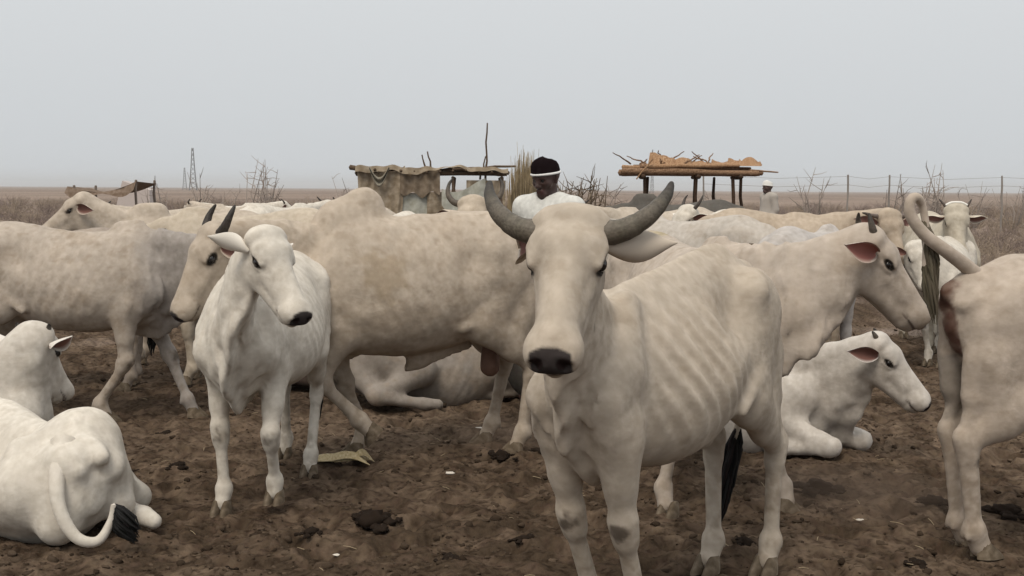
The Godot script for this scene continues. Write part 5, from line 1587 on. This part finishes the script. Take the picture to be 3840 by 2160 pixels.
func cattle_materials() -> void:
	rough_noise.seed = 4
	rough_noise.frequency = 5.5
	rough_noise.fractal_octaves = 2
	tone_noise.seed = 11
	tone_noise.frequency = 1.6
	tone_noise.fractal_octaves = 4
	patch_noise.seed = 21
	patch_noise.frequency = 3.2
	patch_noise.fractal_octaves = 4
	M.hide = textured(plain(Color.WHITE, 0.85, 0.22, true), noise_tex(3, 0.014, Color(0.85, 0.84, 0.82), Color.WHITE, 5, 1024), 1.5, bump_tex(5, 0.012, 7.0, 5, 1024, FastNoiseLite.TYPE_SIMPLEX_SMOOTH, true), 0.26)
	M.horn = textured(plain(Color.WHITE, 0.55, 0.4, true), noise_tex(8, 0.03, Color(0.62, 0.6, 0.58), Color.WHITE, 5), 6.0, bump_tex(9, 0.05, 4.0), 0.5)
	M.ear = plain(Color.WHITE, 0.85, 0.2, true)
	M.eye = plain(Color(0.010, 0.008, 0.008), 0.18, 0.5)
	M.hoof = textured(plain(Color(0.26, 0.215, 0.165), 0.85, 0.2), noise_tex(14, 0.012, Color(0.55, 0.52, 0.48), Color.WHITE), 3.0)
	M.hair = plain(Color.WHITE, 0.7, 0.3, true)
	hoof_shape = hoof_mesh()
	eye_shape = SphereMesh.new()
	eye_shape.radius = 0.0205
	eye_shape.height = 0.041
	eye_shape.radial_segments = 20
	eye_shape.rings = 12

# Puts the sculpted body, horns, ears, eyes, hooves and tail under one root.
func assemble(S: Dictionary) -> Node3D:
	var root := thing(S.get("name", "zebu_cow"), S.label, S.get("category", "cow"), Vector3(S.at.x, S.get("lift", 0.0), S.at.y), deg_to_rad(S.turn), S.get("group", ""))
	root.scale = Vector3.ONE * S.get("size", 1.0)
	var d: Array = S.mesh_data
	put("body", commit(d[0], d[1], d[2], d[3]), M.hide, root)
	var T := head_frame(S)
	var inner: Color = S.get("ear_in", Color(0.19, 0.10, 0.085))
	var base: Color = S.get("coat", Color(0.60, 0.545, 0.46))
	var ear := ear_mesh(S.get("ear_len", 0.205), S.get("ear_wide", 0.062), inner, base)
	var ears: Array = S.get("ears", [[18.0, -12.0, 60.0], [18.0, -12.0, 60.0]])   # [swept back, droop, twist]
	for k in 2:
		var s := -1.0 if k == 0 else 1.0
		var e: Array = ears[k]
		var out_dir := Vector3(-sin(deg_to_rad(e[0])), sin(deg_to_rad(e[1])), s * cos(deg_to_rad(e[0]))).normalized()
		var fwd := Vector3(1, 0, 0)
		var up := (fwd - out_dir * fwd.dot(out_dir)).normalized()
		var side := out_dir.cross(up)
		var b := Basis(out_dir, up, side) * Basis(Vector3(1, 0, 0), deg_to_rad(e[2]) * s)
		put("ear", ear, M.ear, root, Transform3D(T.basis * b, T * Vector3(0.05, -0.035, 0.101 * s)))
		var eye_at := Transform3D(T.basis * (1.0 + 0.16 * S.get("eye_open", 0.0)), T * Vector3(0.130, -0.023, 0.0885 * s))
		put("eye", eye_shape, M.eye, root, eye_at)
	for h in S.get("horns", []):   # control points in head axes, for the right side; mirrored where h.s is -1
		var ctrl := []
		for c in h.pts:
			ctrl.append(T * Vector3(c.x, c.y, c.z * h.s))
		put("horn", horn_mesh(ctrl, h.r, h.get("tint", Color(0.16, 0.135, 0.105)), h.get("tip", Color(0.05, 0.045, 0.04))), M.horn, root)
	if S.has("rope"):
		var rp := []
		for c in S.rope:
			rp.append(T * c)
		rp = spline(rp, 14)
		var rr := []
		for c in rp:
			rr.append(0.011)
		var rt := tube(rp, rr, 8)
		put("rope", commit(rt[0], rt[1], rt[2], rt[3]), plain(Color(0.75, 0.74, 0.70)), root)
	if S.get("hooves", true):
		for nm in S.get("legs", ["fl", "fr", "hl", "hr"]):
			var J := leg_points(S, nm)
			var foot: Vector3 = J[5]
			var way: Vector3 = S.get(nm + "_toe", Vector3(1, 0, 0))
			var up: Vector3 = S.get(nm + "_up", Vector3.UP)
			var xx := (way - up * way.dot(up)).normalized()
			put("hoof", hoof_shape, M.hoof, root, Transform3D(Basis(xx, up, xx.cross(up)) * 0.84, foot))
	if S.has("tail"):
		var t := tail_meshes(S)
		var tail := put("tail", t[0], M.hide, root)
		put("tail_switch", t[1], M.hair, tail)
	return root
